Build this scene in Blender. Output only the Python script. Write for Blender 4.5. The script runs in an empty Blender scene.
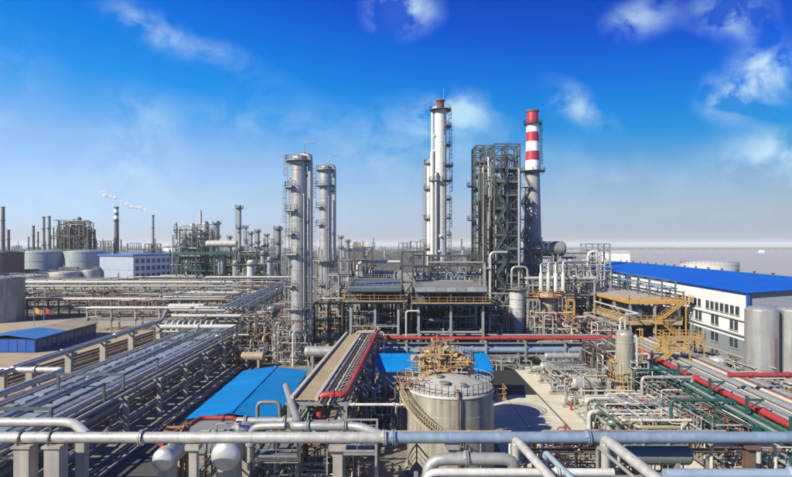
import bpy, math, random
from mathutils import Vector, Matrix
RN = random.Random(11)
PI = math.pi
sc = bpy.context.scene
COL = sc.collection

# ------------------------------------------------------------------ camera, sky, sun, exposure
CAM_Z = 21.0
cam_data = bpy.data.cameras.new("camera")
cam_data.sensor_width = 36.0
cam_data.lens = 36.0 * 560.0 / 792.0
cam_data.shift_y = 6.5 / 792.0
cam_data.clip_start = 0.5
cam_data.clip_end = 60000.0
cam = bpy.data.objects.new("camera", cam_data)
cam.location = (0, 0, CAM_Z)
cam.rotation_euler = (PI / 2, 0, 0)
COL.objects.link(cam)
sc.camera = cam

SUN_EL = math.radians(35)
SUN_H = Vector((0.80, 0.60, 0)).normalized()          # horizontal heading of the light
sun_dir = Vector((SUN_H.x * math.cos(SUN_EL), SUN_H.y * math.cos(SUN_EL), -math.sin(SUN_EL)))
sun_data = bpy.data.lights.new("sun", 'SUN')
sun_data.energy = 4.3
sun_data.angle = math.radians(0.5)
sun_data.color = (1.0, 0.935, 0.79)
sun = bpy.data.objects.new("sun", sun_data)
sun.rotation_euler = sun_dir.to_track_quat('-Z', 'Y').to_euler()
sun.location = (-60, -40, 90)
COL.objects.link(sun)

world = bpy.data.worlds.new("World")
sc.world = world
world.use_nodes = True
wt = world.node_tree
for n_ in list(wt.nodes):
    wt.nodes.remove(n_)


def W(kind, **kw):
    n = wt.nodes.new(kind)
    for k, v in kw.items():
        setattr(n, k, v)
    return n


def wmath(op, a, b=None, clamp=False):
    n = W('ShaderNodeMath', operation=op)
    n.use_clamp = clamp
    for i, v in enumerate((a, b)):
        if v is None:
            continue
        if isinstance(v, (int, float)):
            n.inputs[i].default_value = v
        else:
            wt.links.new(v, n.inputs[i])
    return n.outputs[0]


w_out = W('ShaderNodeOutputWorld')
w_bg = W('ShaderNodeBackground')
w_bg.inputs['Strength'].default_value = 0.05
wt.links.new(w_bg.outputs[0], w_out.inputs[0])
w_sky = W('ShaderNodeTexSky')
w_sky.sky_type = 'NISHITA'
w_sky.sun_disc = False
w_sky.sun_elevation = SUN_EL
w_sky.sun_rotation = -math.atan2(-SUN_H.x, -SUN_H.y)
w_sky.air_density = 1.0
w_sky.dust_density = 0.6
w_sky.ozone_density = 2.0
w_tc = W('ShaderNodeTexCoord')
w_sep = W('ShaderNodeSeparateXYZ')
wt.links.new(w_tc.outputs['Generated'], w_sep.inputs[0])
wx, wy, wz = w_sep.outputs
# colour of the air by height above the horizon (deep saturated blue aloft, pale below)
w_ramp = W('ShaderNodeValToRGB')
cr = w_ramp.color_ramp
cr.interpolation = 'LINEAR'
cr.elements[0].position = 0.0
cr.elements[0].color = (0.30, 0.35, 0.53, 1)
cr.elements[1].position = 0.5
cr.elements[1].color = (0.0, 0.09, 0.50, 1)
for p_, c_ in ((0.033, (0.30, 0.345, 0.53)), (0.074, (0.34, 0.365, 0.48)), (0.133, (0.30, 0.385, 0.50)), (0.18, (0.118, 0.346, 0.541)),
               (0.217, (0.025, 0.322, 0.588)), (0.264, (0.0, 0.30, 0.634)), (0.325, (0.0, 0.226, 0.693)), (0.371, (0.0, 0.158, 0.689)), (0.9, (0.03, 0.07, 0.24))):
    e_ = cr.elements.new(p_)
    e_.color = (*c_, 1)
# the sky grows deeper away from the sun (the sun stands on the left)
w_el = wmath('ADD', wz, wmath('MULTIPLY', wx, wmath('MULTIPLY', wz, 0.42)))
wt.links.new(w_el, w_ramp.inputs[0])
w_mul = W('ShaderNodeMix', data_type='RGBA', blend_type='MULTIPLY')
w_mul.inputs[0].default_value = 1.0
wt.links.new(w_sky.outputs[0], w_mul.inputs[6])
wt.links.new(w_ramp.outputs[0], w_mul.inputs[7])
w_gain = W('ShaderNodeMix', data_type='RGBA', blend_type='MULTIPLY')
w_gain.inputs[0].default_value = 1.0
w_gain.inputs[7].default_value = (2.6, 2.6, 2.6, 1)
wt.links.new(w_mul.outputs[2], w_gain.inputs[6])
# clouds: soft patches at their directions in the sky, broken up by noise
w_yy = wmath('MAXIMUM', wy, 0.05)
w_u = wmath('DIVIDE', wx, w_yy)
w_v = wmath('DIVIDE', wz, w_yy)
w_cmb = W('ShaderNodeCombineXYZ')
wt.links.new(w_u, w_cmb.inputs[0])
wt.links.new(wmath('MULTIPLY', w_v, 1.25), w_cmb.inputs[1])
w_n = W('ShaderNodeTexNoise')
w_n.inputs['Scale'].default_value = 11.0
w_n.inputs['Detail'].default_value = 7.0
w_n.inputs['Roughness'].default_value = 0.55
w_n.inputs['Distortion'].default_value = 0.35
wt.links.new(w_cmb.outputs[0], w_n.inputs['Vector'])
w_nz = W('ShaderNodeMapRange')
w_nz.inputs[1].default_value = 0.40
w_nz.inputs[2].default_value = 0.62
wt.links.new(w_n.outputs[0], w_nz.inputs[0])
CLOUDS = [(402, 11, 27, 19, 1.15, 0), (732, 12, 30, 19, 1.15, 0), (640, 18, 30, 18, .6, .3), (728, 98, 25, 17, 1.1, 0), (768, 74, 29, 25, 1.15, .4),
          (578, 106, 32, 15, .65, -.6), (785, 155, 50, 24, .9, 0), (452, 112, 34, 16, .9, 0), (190, 44, 78, 14, .38, -.35), (145, 22, 40, 16, .25, -.6),
          (135, 135, 38, 42, .5, 0), (250, 120, 60, 26, .3, 0), (410, 140, 90, 34, .42, 0), (-10, 90, 60, 50, .3, 0), (560, 170, 140, 30, .16, 0),
          (260, 190, 200, 30, .14, 0), (700, 200, 160, 34, .14, 0), (60, 200, 120, 40, .3, 0), (-180, 60, 120, 50, .5, 0), (1010, 60, 120, 60, .6, .2)]
acc = None
for (px, py, rx, ry, st, rot) in CLOUDS:
    cu, cv = (px - 396) / 560, (245 - py) / 560
    du = wmath('SUBTRACT', w_u, cu)
    dv = wmath('SUBTRACT', w_v, cv)
    ca, sa = math.cos(rot), math.sin(rot)
    a = wmath('ADD', wmath('MULTIPLY', du, ca * 560 / rx), wmath('MULTIPLY', dv, sa * 560 / rx))
    b = wmath('ADD', wmath('MULTIPLY', du, -sa * 560 / ry), wmath('MULTIPLY', dv, ca * 560 / ry))
    q = wmath('ADD', wmath('MULTIPLY', a, a), wmath('MULTIPLY', b, b))
    g = wmath('MULTIPLY', wmath('EXPONENT', wmath('MULTIPLY', q, -0.9)), st)
    acc = g if acc is None else wmath('ADD', acc, g)
acc = wmath('MULTIPLY', acc, wmath('GREATER_THAN', wy, 0.05))
acc = wmath('MAXIMUM', wmath('SUBTRACT', acc, 0.06), 0.0)
w_mask = wmath('MULTIPLY', acc, wmath('ADD', wmath('MULTIPLY', w_nz.outputs[0], 1.25), 0.05), clamp=True)
w_cl = W('ShaderNodeMix', data_type='RGBA')
wt.links.new(wmath('MULTIPLY', w_mask, 0.85), w_cl.inputs[0])
wt.links.new(w_gain.outputs[2], w_cl.inputs[6])
w_cl.inputs[7].default_value = (5.9, 8.3, 9.9, 1)
wt.links.new(w_cl.outputs[2], w_bg.inputs['Color'])

vs = sc.view_settings
vs.view_transform = 'Standard'
vs.look = 'None'
vs.exposure = 0.98
vs.gamma = 1.0
vs.use_curve_mapping = False
sc.cycles.use_denoising = True
sc.cycles.max_bounces = 5
sc.cycles.diffuse_bounces = 3
sc.cycles.glossy_bounces = 2
sc.cycles.volume_bounces = 2
sc.cycles.sample_clamp_indirect = 4.0


# ------------------------------------------------------------------ materials
def new_mat(name):
    m = bpy.data.materials.new(name)
    m.use_nodes = True
    nt = m.node_tree
    bs = nt.nodes['Principled BSDF']
    return m, nt, bs


ALB = .74


def mat(name, col, rough=.5, metal=0., var=.16, scale=.9, streak=0., rust=0., rustcol=(.16, .07, .03), rnd=.22, grid=None, bump=0., spec=.5, dirt=0.):
    m, nt, bs = new_mat(name)
    N = nt.nodes.new
    L = nt.links.new
    if name not in ('white_wall_sheet', 'stack_white', 'apron_concrete', 'blue_roof_sheet', 'bright_blue_roof_sheet'):
        col = tuple(c * ALB for c in col)

    def mth(op, a, b):
        n = N('ShaderNodeMath'); n.operation = op
        for i, v in enumerate((a, b)):
            if isinstance(v, (int, float)): n.inputs[i].default_value = v
            else: L(v, n.inputs[i])
        return n.outputs[0]

    def mix(f, a, b, mode='MIX'):
        n = N('ShaderNodeMix'); n.data_type = 'RGBA'; n.blend_type = mode
        for i, v in ((0, f), (6, a), (7, b)):
            if isinstance(v, (int, float)): n.inputs[i].default_value = v
            elif isinstance(v, tuple): n.inputs[i].default_value = (*v, 1)
            else: L(v, n.inputs[i])
        return n.outputs[2]
    geo = N('ShaderNodeNewGeometry')
    pos = geo.outputs['Position']
    n1 = N('ShaderNodeTexNoise'); n1.inputs['Scale'].default_value = scale; n1.inputs['Detail'].default_value = 6; n1.inputs['Roughness'].default_value = .62
    L(pos, n1.inputs['Vector'])
    oi = N('ShaderNodeObjectInfo')
    v1 = mth('ADD', mth('MULTIPLY', mth('SUBTRACT', n1.outputs[0], .5), var * 3.2), 1.0)
    v2 = mth('ADD', mth('MULTIPLY', mth('SUBTRACT', oi.outputs['Random'], .5), rnd), 1.0)
    val = mth('MULTIPLY', v1, v2)
    if streak > 0:
        mp = N('ShaderNodeMapping'); mp.inputs['Scale'].default_value = (2.2, 2.2, .16)
        L(pos, mp.inputs[0])
        n2 = N('ShaderNodeTexNoise'); n2.inputs['Scale'].default_value = 1.0; n2.inputs['Detail'].default_value = 5
        L(mp.outputs[0], n2.inputs['Vector'])
        val = mth('MULTIPLY', val, mth('ADD', mth('MULTIPLY', mth('SUBTRACT', n2.outputs[0], .5), streak * 3), 1.0))
    cb = N('ShaderNodeCombineColor')
    for i in range(3): L(val, cb.inputs[i])
    out = mix(1.0, tuple(col), cb.outputs[0], 'MULTIPLY')
    if dirt > 0:
        n4 = N('ShaderNodeTexNoise'); n4.inputs['Scale'].default_value = .17; n4.inputs['Detail'].default_value = 8; n4.inputs['Roughness'].default_value = .7
        L(pos, n4.inputs['Vector'])
        mr = N('ShaderNodeMapRange'); mr.inputs[1].default_value = .5; mr.inputs[2].default_value = .72; mr.inputs[4].default_value = dirt
        L(n4.outputs[0], mr.inputs[0])
        out = mix(mr.outputs[0], out, tuple(c * .35 for c in col))
    if rust > 0:
        n3 = N('ShaderNodeTexNoise'); n3.inputs['Scale'].default_value = 1.7; n3.inputs['Detail'].default_value = 8; n3.inputs['Roughness'].default_value = .7
        L(pos, n3.inputs['Vector'])
        mr = N('ShaderNodeMapRange'); mr.inputs[1].default_value = .66 - rust * .25; mr.inputs[2].default_value = .74 - rust * .12
        L(n3.outputs[0], mr.inputs[0])
        out = mix(mr.outputs[0], out, rustcol)
    L(out, bs.inputs['Base Color'])
    bs.inputs['Roughness'].default_value = rough
    bs.inputs['Metallic'].default_value = metal
    bs.inputs['Specular IOR Level'].default_value = spec
    if rough > .2:
        rr = mth('ADD', mth('MULTIPLY', mth('SUBTRACT', n1.outputs[0], .5), .35), rough)
        L(rr, bs.inputs['Roughness'])
    if bump > 0:
        bp = N('ShaderNodeBump'); bp.inputs['Strength'].default_value = bump; bp.inputs['Distance'].default_value = .05
        nb = N('ShaderNodeTexNoise'); nb.inputs['Scale'].default_value = 6; nb.inputs['Detail'].default_value = 5
        L(pos, nb.inputs['Vector'])
        L(nb.outputs[0], bp.inputs['Height'])
        L(bp.outputs[0], bs.inputs['Normal'])
    return m


M = {}
M['alu'] = mat('aluminium_cladding', (.60, .60, .58), .38, .5, .14, 1.3, streak=.08, rust=.04, rnd=.3)
M['alu2'] = mat('dull_aluminium', (.43, .43, .42), .44, .4, .14, 1.1, streak=.14, rust=.05, rnd=.3)
M['silver'] = mat('silver_paint', (.52, .51, .485), .42, .3, .18, .9, streak=.22, rust=.2, rustcol=(.27, .23, .18), rnd=.15)
M['white'] = mat('white_paint', (.54, .53, .50), .5, 0, .14, .8, streak=.18, rust=.06, rustcol=(.33, .25, .18), rnd=.25)
M['colwhite'] = mat('column_white_paint', (.66, .66, .65), .5, 0, .08, .8, streak=.14, rnd=.1)
M['cream'] = mat('cream_paint', (.60, .56, .47), .5, 0, .12, 1, streak=.1)
M['galv'] = mat('galvanised_steel', (.38, .385, .38), .5, .3, .16, 1.6, rust=.08, rnd=.4)
M['grey'] = mat('grey_paint', (.28, .275, .265), .5, .1, .16, 1.2, rust=.1, rnd=.35)
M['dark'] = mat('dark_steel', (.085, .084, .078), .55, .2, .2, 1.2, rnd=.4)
M['dkgreen'] = mat('dark_green_steel', (.10, .12, .118), .5, .15, .2, 1.2, rnd=.4)
M['teal'] = mat('teal_paint', (.025, .10, .09), .5, .05, .18, 1.2, rnd=.25)
M['green'] = mat('green_paint', (.075, .15, .10), .5, .05, .18, 1.2, rnd=.3)
M['blue'] = mat('blue_pipe_paint', (.22, .295, .39), .42, .15, .18, .8, streak=.2, rust=.06, rustcol=(.12, .12, .12), rnd=.18)
M['dblue'] = mat('slate_blue_paint', (.10, .16, .26), .42, .2, .18, .9, rnd=.3)
M['bluelt'] = mat('light_blue_paint', (.33, .42, .52), .42, .2, .14, .9, rnd=.15)
M['roofblue'] = mat('blue_roof_sheet', (.001, .085, .45), .5, 0, .14, .3, rnd=.12, dirt=.25, spec=.15)
M['roofcyan'] = mat('bright_blue_roof_sheet', (.002, .165, .44), .5, 0, .16, .5, streak=.1, rnd=.14, dirt=.3, spec=.15)
M['roofblue2'] = mat('faded_blue_roof_sheet', (.06, .19, .48), .4, 0, .14, .6, rnd=.06, dirt=.3)
M['navy'] = mat('navy_blue_sheet', (.015, .06, .24), .5, 0, .14, .9, rnd=.2)
M['red'] = mat('red_pipe_paint', (.37, .042, .04), .5, 0, .2, 1, streak=.15, rust=.10, rustcol=(.30, .12, .09), rnd=.2)
M['redold'] = mat('faded_red_paint', (.27, .10, .08), .55, 0, .2, 1, rnd=.25)
M['yellow'] = mat('ochre_safety_paint', (.54, .32, .09), .5, 0, .16, 1, rnd=.25)
M['tan'] = mat('tan_cladding', (.42, .34, .23), .55, .1, .18, 1, rust=.15, rnd=.3)
M['brown'] = mat('rusty_steel', (.17, .105, .07), .65, .1, .25, 1.5, rnd=.4)
M['rust'] = mat('orange_rust', (.28, .12, .05), .7, .05, .25, 2, rnd=.3)
M['conc'] = mat('concrete', (.39, .355, .305), .8, 0, .2, .8, streak=.34, rnd=.15, bump=.2)
M['apron'] = mat('apron_concrete', (.50, .47, .37), .8, 0, .12, .5, rnd=.08, dirt=.35, bump=.1)
M['kerb'] = mat('kerb_concrete', (.44, .42, .38), .8, 0, .14, .9, rnd=.1)
M['asphalt'] = mat('asphalt', (.085, .08, .073), .75, 0, .18, .7, rnd=.05, dirt=.4, bump=.2)
M['shadeslab'] = mat('painted_shadow_slab', (.028, .03, .032), .7, 0, .2, .6, rnd=.1, dirt=.3)  # concrete with a cast shadow painted in as near-black colour
M['sand'] = mat('sandy_ground', (.42, .33, .23), .9, 0, .16, .25, rnd=.05, dirt=.5, bump=.3)
M['gravelbed'] = mat('brown_grating', (.40, .31, .19), .85, .0, .3, 3.5, rnd=.1, bump=.4)
M['grate'] = mat('steel_grating', (.23, .245, .25), .6, .35, .2, 2, rnd=.25)
M['deck'] = mat('weathered_deck', (.25, .245, .235), .65, .15, .22, .35, streak=.05, rnd=.1, dirt=.4)
M['slate'] = mat('slate_deck', (.12, .15, .175), .5, .15, .2, .5, rnd=.1, dirt=.4)
M['tray'] = mat('blue_grey_tray', (.30, .35, .42), .42, .2, .14, .6, rnd=.25)
M['tankgrey'] = mat('weathered_tank_paint', (.36, .335, .275), .5, .1, .14, .5, streak=.55, rust=.16, rustcol=(.22, .16, .10), rnd=.03, dirt=.3)
M['tankblue'] = mat('pale_tank_paint', (.37, .43, .45), .5, .1, .07, .3, streak=.12, rnd=.06)
M['tankred'] = mat('dark_red_tank_paint', (.10, .055, .055), .55, 0, .12, .3, streak=.1, rnd=.06)
M['steelsilo'] = mat('brushed_steel', (.60, .60, .59), .34, .6, .05, .5, streak=.2, rnd=.05)
M['wallwhite'] = mat('white_wall_sheet', (.63, .625, .61), .6, 0, .05, .4, streak=.08, rnd=.03)
M['wallgrey'] = mat('grey_wall_sheet', (.25, .275, .31), .55, .0, .06, .4, streak=.08, rnd=.03)
M['wallblue'] = mat('pale_blue_wall', (.36, .42, .52), .6, 0, .06, .4, streak=.08, rnd=.05)
M['pane'] = mat('window_glass', (.03, .045, .07), .12, 0, .1, 1, rnd=.5)
M['trim'] = mat('blue_trim', (.02, .10, .42), .45, 0, .1, 1, rnd=.1)
M['stackred'] = mat('stack_red', (.46, .03, .05), .5, 0, .08, .5, streak=.15, rnd=.02)
M['stackwhite'] = mat('stack_white', (.76, .74, .71), .55, 0, .07, .5, streak=.15, rnd=.02)
M['stackgrey'] = mat('stack_concrete', (.36, .35, .34), .8, 0, .12, .4, streak=.2, rnd=.05)
M['brick'] = mat('dark_stack_brick', (.16, .14, .135), .8, 0, .14, .5, streak=.1, rnd=.1)
M['farsteel'] = mat('far_dark_plant', (.12, .125, .13), .7, .1, .2, .2, rnd=.5)
M['dry'] = mat('dry_shrubs', (.16, .15, .10), .9, 0, .3, .1, rnd=.4)


def ground_mat():
    m, nt, bs = new_mat('bare_ground')
    N = nt.nodes.new; L = nt.links.new
    geo = N('ShaderNodeNewGeometry')
    a = N('ShaderNodeTexNoise'); a.inputs['Scale'].default_value = .035; a.inputs['Detail'].default_value = 10; a.inputs['Roughness'].default_value = .65
    b = N('ShaderNodeTexNoise'); b.inputs['Scale'].default_value = .9; b.inputs['Detail'].default_value = 8
    c = N('ShaderNodeTexNoise'); c.inputs['Scale'].default_value = .0022; c.inputs['Detail'].default_value = 6
    for n in (a, b, c): L(geo.outputs['Position'], n.inputs['Vector'])
    r = N('ShaderNodeValToRGB')
    r.color_ramp.elements[0].position = .33; r.color_ramp.elements[0].color = (.075, .07, .062, 1)
    r.color_ramp.elements[1].position = .68; r.color_ramp.elements[1].color = (.25, .22, .17, 1)
    e = r.color_ramp.elements.new(.5); e.color = (.16, .148, .128, 1)
    L(a.outputs[0], r.inputs[0])
    mx = N('ShaderNodeMix'); mx.data_type = 'RGBA'; mx.blend_type = 'OVERLAY'; mx.inputs[0].default_value = .55
    L(r.outputs[0], mx.inputs[6]); L(b.outputs[0], mx.inputs[7])
    r2 = N('ShaderNodeValToRGB')
    r2.color_ramp.elements[0].position = .40; r2.color_ramp.elements[0].color = (.17, .155, .14, 1)
    r2.color_ramp.elements[1].position = .62; r2.color_ramp.elements[1].color = (.24, .22, .2, 1)
    L(c.outputs[0], r2.inputs[0])
    # beyond the works the land turns into pale open flats
    ln = N('ShaderNodeVectorMath'); ln.operation = 'LENGTH'; L(geo.outputs['Position'], ln.inputs[0])
    mr = N('ShaderNodeMapRange'); mr.inputs[1].default_value = 180; mr.inputs[2].default_value = 330; L(ln.outputs['Value'], mr.inputs[0])
    m2 = N('ShaderNodeMix'); m2.data_type = 'RGBA'; L(mr.outputs[0], m2.inputs[0]); L(mx.outputs[2], m2.inputs[6]); L(r2.outputs[0], m2.inputs[7])
    L(m2.outputs[2], bs.inputs['Base Color'])
    bs.inputs['Roughness'].default_value = .9
    bp = N('ShaderNodeBump'); bp.inputs['Strength'].default_value = .3; bp.inputs['Distance'].default_value = .08
    L(b.outputs[0], bp.inputs['Height']); L(bp.outputs[0], bs.inputs['Normal'])
    return m


M['ground'] = ground_mat()


# ------------------------------------------------------------------ mesh builder
class MB:
    def __init__(s):
        s.v = []; s.f = []; s.sm = []

    def quadset(s, vs, fs, smooth=False):
        o = len(s.v)
        s.v.extend(vs)
        for f in fs:
            s.f.append(tuple(i + o for i in f)); s.sm.append(smooth)
        return s

    def box(s, x0, y0, z0, x1, y1, z1):
        vs = [(x0, y0, z0), (x1, y0, z0), (x1, y1, z0), (x0, y1, z0), (x0, y0, z1), (x1, y0, z1), (x1, y1, z1), (x0, y1, z1)]
        return s.quadset(vs, [(0, 3, 2, 1), (4, 5, 6, 7), (0, 1, 5, 4), (1, 2, 6, 5), (2, 3, 7, 6), (3, 0, 4, 7)])

    def beam(s, p, q, w, h=None, up=(0, 0, 1)):
        h = h or w
        p = Vector(p); q = Vector(q)
        d = (q - p)
        if d.length < 1e-6: return s
        d.normalize()
        u = Vector(up)
        if abs(d.dot(u)) > .98: u = Vector((0, 1, 0))
        r = d.cross(u).normalized(); u = r.cross(d).normalized()
        vs = []
        for b in (p, q):
            for a, c in ((-1, -1), (1, -1), (1, 1), (-1, 1)):
                vs.append(tuple(b + r * (a * w / 2) + u * (c * h / 2)))
        return s.quadset(vs, [(3, 2, 1, 0), (4, 5, 6, 7), (0, 1, 5, 4), (1, 2, 6, 5), (2, 3, 7, 6), (3, 0, 4, 7)])

    def ibeam(s, p, q, w, h):
        p = Vector(p); q = Vector(q); d = (q - p).normalized()
        u = Vector((0, 0, 1))
        if abs(d.dot(u)) > .98: u = Vector((0, 1, 0))
        r = d.cross(u).normalized(); u = r.cross(d).normalized()
        t = h * .12
        s.beam(p + u * (h / 2 - t / 2), q + u * (h / 2 - t / 2), w, t, u)
        s.beam(p - u * (h / 2 - t / 2), q - u * (h / 2 - t / 2), w, t, u)
        s.beam(p, q, w * .16, h - 2 * t - .002, u)
        return s

    def sweep(s, pts, rads, n=10, caps=True, smooth=True):
        pts = [Vector(p) for p in pts]
        k = len(pts)
        tang = []
        for i in range(k):
            a = pts[max(0, i - 1)]; b = pts[min(k - 1, i + 1)]
            t = b - a
            tang.append(t.normalized() if t.length > 1e-9 else Vector((0, 0, 1)))
        t0 = tang[0]
        ref = Vector((0, 0, 1)) if abs(t0.z) < .9 else Vector((1, 0, 0))
        nrm = t0.cross(ref).normalized()
        rings = []
        for i in range(k):
            if i:
                q = tang[i - 1].rotation_difference(tang[i])
                nrm = (q @ nrm)
                nrm = (nrm - tang[i] * nrm.dot(tang[i])).normalized()
            bn = tang[i].cross(nrm)
            r = rads[i] if isinstance(rads, (list, tuple)) else rads
            rings.append([tuple(pts[i] + nrm * (math.cos(2 * PI * j / n) * r) + bn * (math.sin(2 * PI * j / n) * r)) for j in range(n)])
        vs = [v for rg in rings for v in rg]
        fs = []
        for i in range(k - 1):
            for j in range(n):
                j2 = (j + 1) % n
                fs.append((i * n + j, i * n + j2, (i + 1) * n + j2, (i + 1) * n + j))
        s.quadset(vs, fs, smooth)
        if caps:
            s.quadset(rings[0], [tuple(range(n - 1, -1, -1))])
            s.quadset(rings[-1], [tuple(range(n))])
        return s

    def cyl(s, p, q, r, r2=None, n=12, caps=True):
        return s.sweep([p, q], [r, r if r2 is None else r2], n, caps)

    def tube(s, pts, r, n=10, bend=None):
        pts = [Vector(p) for p in pts]
        bend = bend or r * 3.0
        out = [pts[0]]
        for i in range(1, len(pts) - 1):
            a, b, c = pts[i - 1], pts[i], pts[i + 1]
            d1 = (a - b); d2 = (c - b)
            l1, l2 = d1.length, d2.length
            if l1 < 1e-6 or l2 < 1e-6: continue
            d1 /= l1; d2 /= l2
            t = min(bend, l1 * .48, l2 * .48)
            p0 = b + d1 * t; p2 = b + d2 * t
            for j in range(5):
                u = j / 4
                out.append(p0 * (1 - u) ** 2 + b * 2 * u * (1 - u) + p2 * u * u)
        out.append(pts[-1])
        return s.sweep(out, r, n)

    def ring(s, c, axis, r, w, n=14):
        c = Vector(c); a = Vector(axis).normalized()
        return s.cyl(c - a * w / 2, c + a * w / 2, r, n=n)

    def lathe(s, c, prof, n=24, smooth=True, a0=0, a1=2 * PI):
        c = Vector(c)
        full = abs(a1 - a0 - 2 * PI) < 1e-6
        m = n if full else n + 1
        vs = []
        for (r, z) in prof:
            for j in range(m):
                a = a0 + (a1 - a0) * j / n
                vs.append((c.x + r * math.cos(a), c.y + r * math.sin(a), c.z + z))
        fs = []
        for i in range(len(prof) - 1):
            for j in range(n):
                j2 = (j + 1) % m
                fs.append((i * m + j, i * m + j2, (i + 1) * m + j2, (i + 1) * m + j))
        return s.quadset(vs, fs, smooth)

    def dome(s, c, r, h, axis=(0, 0, 1), n=18, k=6):
        a = Vector(axis).normalized(); c = Vector(c)
        pts = []; rads = []
        for i in range(k + 1):
            t = i / k * PI / 2
            pts.append(c + a * (h * math.sin(t))); rads.append(max(r * math.cos(t), r * .01))
        return s.sweep(pts, rads, n, True)

    def torus(s, c, axis, R, r, n=14, m=5):
        a = Vector(axis).normalized()
        ref = Vector((0, 0, 1)) if abs(a.z) < .9 else Vector((1, 0, 0))
        e1 = a.cross(ref).normalized(); e2 = a.cross(e1)
        c = Vector(c); vs = []; fs = []
        for i in range(n):
            t = 2 * PI * i / n
            d = e1 * math.cos(t) + e2 * math.sin(t)
            for j in range(m):
                p = 2 * PI * j / m
                vs.append(tuple(c + d * (R + r * math.cos(p)) + a * (r * math.sin(p))))
        for i in range(n):
            for j in range(m):
                fs.append((i * m + j, ((i + 1) % n) * m + j, ((i + 1) % n) * m + (j + 1) % m, i * m + (j + 1) % m))
        return s.quadset(vs, fs, True)

    def rail(s, pts, h=1.1, step=1.6, t=.055, closed=False, toe=True):
        pts = [Vector(p) for p in pts]
        if closed: pts = pts + [pts[0]]
        for a, b in zip(pts[:-1], pts[1:]):
            L = (b - a).length
            if L < .05: continue
            k = max(1, round(L / step))
            for i in range(k + 1):
                p = a.lerp(b, i / k)
                s.beam(p, p + Vector((0, 0, h)), t)
            for f in (1, .52):
                s.beam(a + Vector((0, 0, h * f)), b + Vector((0, 0, h * f)), t)
            if toe: s.beam(a + Vector((0, 0, .08)), b + Vector((0, 0, .08)), .02, .15)
        return s

    def mesh(s, name, m, off=(0, 0, 0)):
        ox, oy, oz = off
        me = bpy.data.meshes.new(name)
        me.from_pydata([(x - ox, y - oy, z - oz) for x, y, z in s.v], [], s.f)
        me.polygons.foreach_set('use_smooth', s.sm)
        me.materials.append(m if not isinstance(m, str) else M[m])
        me.update()
        return me

    def build(s, name, m, parent=None, loc=None):
        off = wloc(parent) if parent is not None else Vector(loc if loc is not None else (0, 0, 0))
        o = bpy.data.objects.new(name, s.mesh(name, m, off))
        COL.objects.link(o)
        if parent is not None: o.parent = parent
        else: o.location = off
        return o

    def base(s):
        xs, ys, zs = zip(*s.v)
        return ((min(xs) + max(xs)) / 2, (min(ys) + max(ys)) / 2, min(zs))


def wloc(o):
    v = Vector((0, 0, 0))
    while o is not None:
        v += o.location
        o = o.parent
    return v


USED = {}


def tag(o, label, cat, group=None):
    o['label'] = label; o['category'] = cat; o['kind'] = 'thing'
    if group: o['group'] = group
    return o


def thing(name, label, cat, loc, group=None):
    o = bpy.data.objects.new(name, None)
    o.empty_display_size = .3
    COL.objects.link(o)
    o.location = loc
    return tag(o, label, cat, group)


def single(mb, name, m, label, cat, group=None):
    return tag(mb.build(name, m, None, mb.base()), label, cat, group)


def struct(mb, name, m, kind='structure'):
    o = mb.build(name, m, None, (0, 0, 0))
    o['kind'] = kind
    return o


def copy_tree(o, parent=None):
    c = o.copy(); COL.objects.link(c); c.parent = parent
    for ch in list(o.children): copy_tree(ch, c)
    return c


CACHE = {}


def inst(name, key, fn, m, parent, loc, rot=None, scale=1.0):
    """a part from shared mesh data, placed at a world point under its parent"""
    k = (key, m)
    if k not in CACHE:
        mb = MB(); fn(mb); CACHE[k] = mb.mesh(name, m)
    o = bpy.data.objects.new(name, CACHE[k]); COL.objects.link(o)
    o.parent = parent
    o.location = Vector(loc) - wloc(parent)
    if rot is not None: o.rotation_euler = rot
    o.scale = (scale,) * 3
    return o


ORD = ['first', 'second', 'third', 'fourth', 'fifth', 'sixth', 'seventh', 'eighth', 'ninth', 'tenth', 'eleventh', 'twelfth', 'thirteenth', 'fourteenth', 'fifteenth', 'sixteenth']


def X(px, d): return (px - 396) * d / 560.0
def Z(py, d): return CAM_Z - (py - 245) * d / 560.0


# ------------------------------------------------------------------ builders of plant things
def valve_mesh(mb):
    mb.cyl((-.32, 0, 0), (.32, 0, 0), .17, n=10)
    for x in (-.32, .32): mb.cyl((x - .04, 0, 0), (x + .04, 0, 0), .27, n=12)
    mb.cyl((0, 0, 0), (0, 0, .55), .10, .07, n=8)
    mb.cyl((0, 0, .22), (0, 0, .30), .2, n=10)
    mb.cyl((0, 0, .55), (0, 0, .9), .03, n=6)


def wheel_mesh(mb):
    mb.torus((0, 0, .85), (0, 0, 1), .26, .035, 14, 5)
    for a in range(3):
        t = a * PI / 3
        mb.beam((-.26 * math.cos(t), -.26 * math.sin(t), .85), (.26 * math.cos(t), .26 * math.sin(t), .85), .03)


def valve(parent, loc, scale=1., rotz=0., m='grey', wm='red'):
    v = inst('valve', 'valve', valve_mesh, m, parent, loc, (0, 0, rotz), scale)
    w = bpy.data.objects.new('handwheel', None)
    k = ('wheel', wm)
    if k not in CACHE:
        mb = MB(); wheel_mesh(mb); CACHE[k] = mb.mesh('handwheel', wm)
    w = bpy.data.objects.new('handwheel', CACHE[k]); COL.objects.link(w); w.parent = v
    return v


def flange(parent, p, d, r, m):
    d = Vector(d).normalized()
    mb = MB()
    mb.sweep([Vector(p) + d * x for x in (-.115, -.115, -.03, -.03, .03, .03, .115, .115)], [r * .9, r * 1.42, r * 1.42, r * 1.2, r * 1.2, r * 1.42, r * 1.42, r * .9], 16, False, False)
    mb.build('flange', m, parent)


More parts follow.
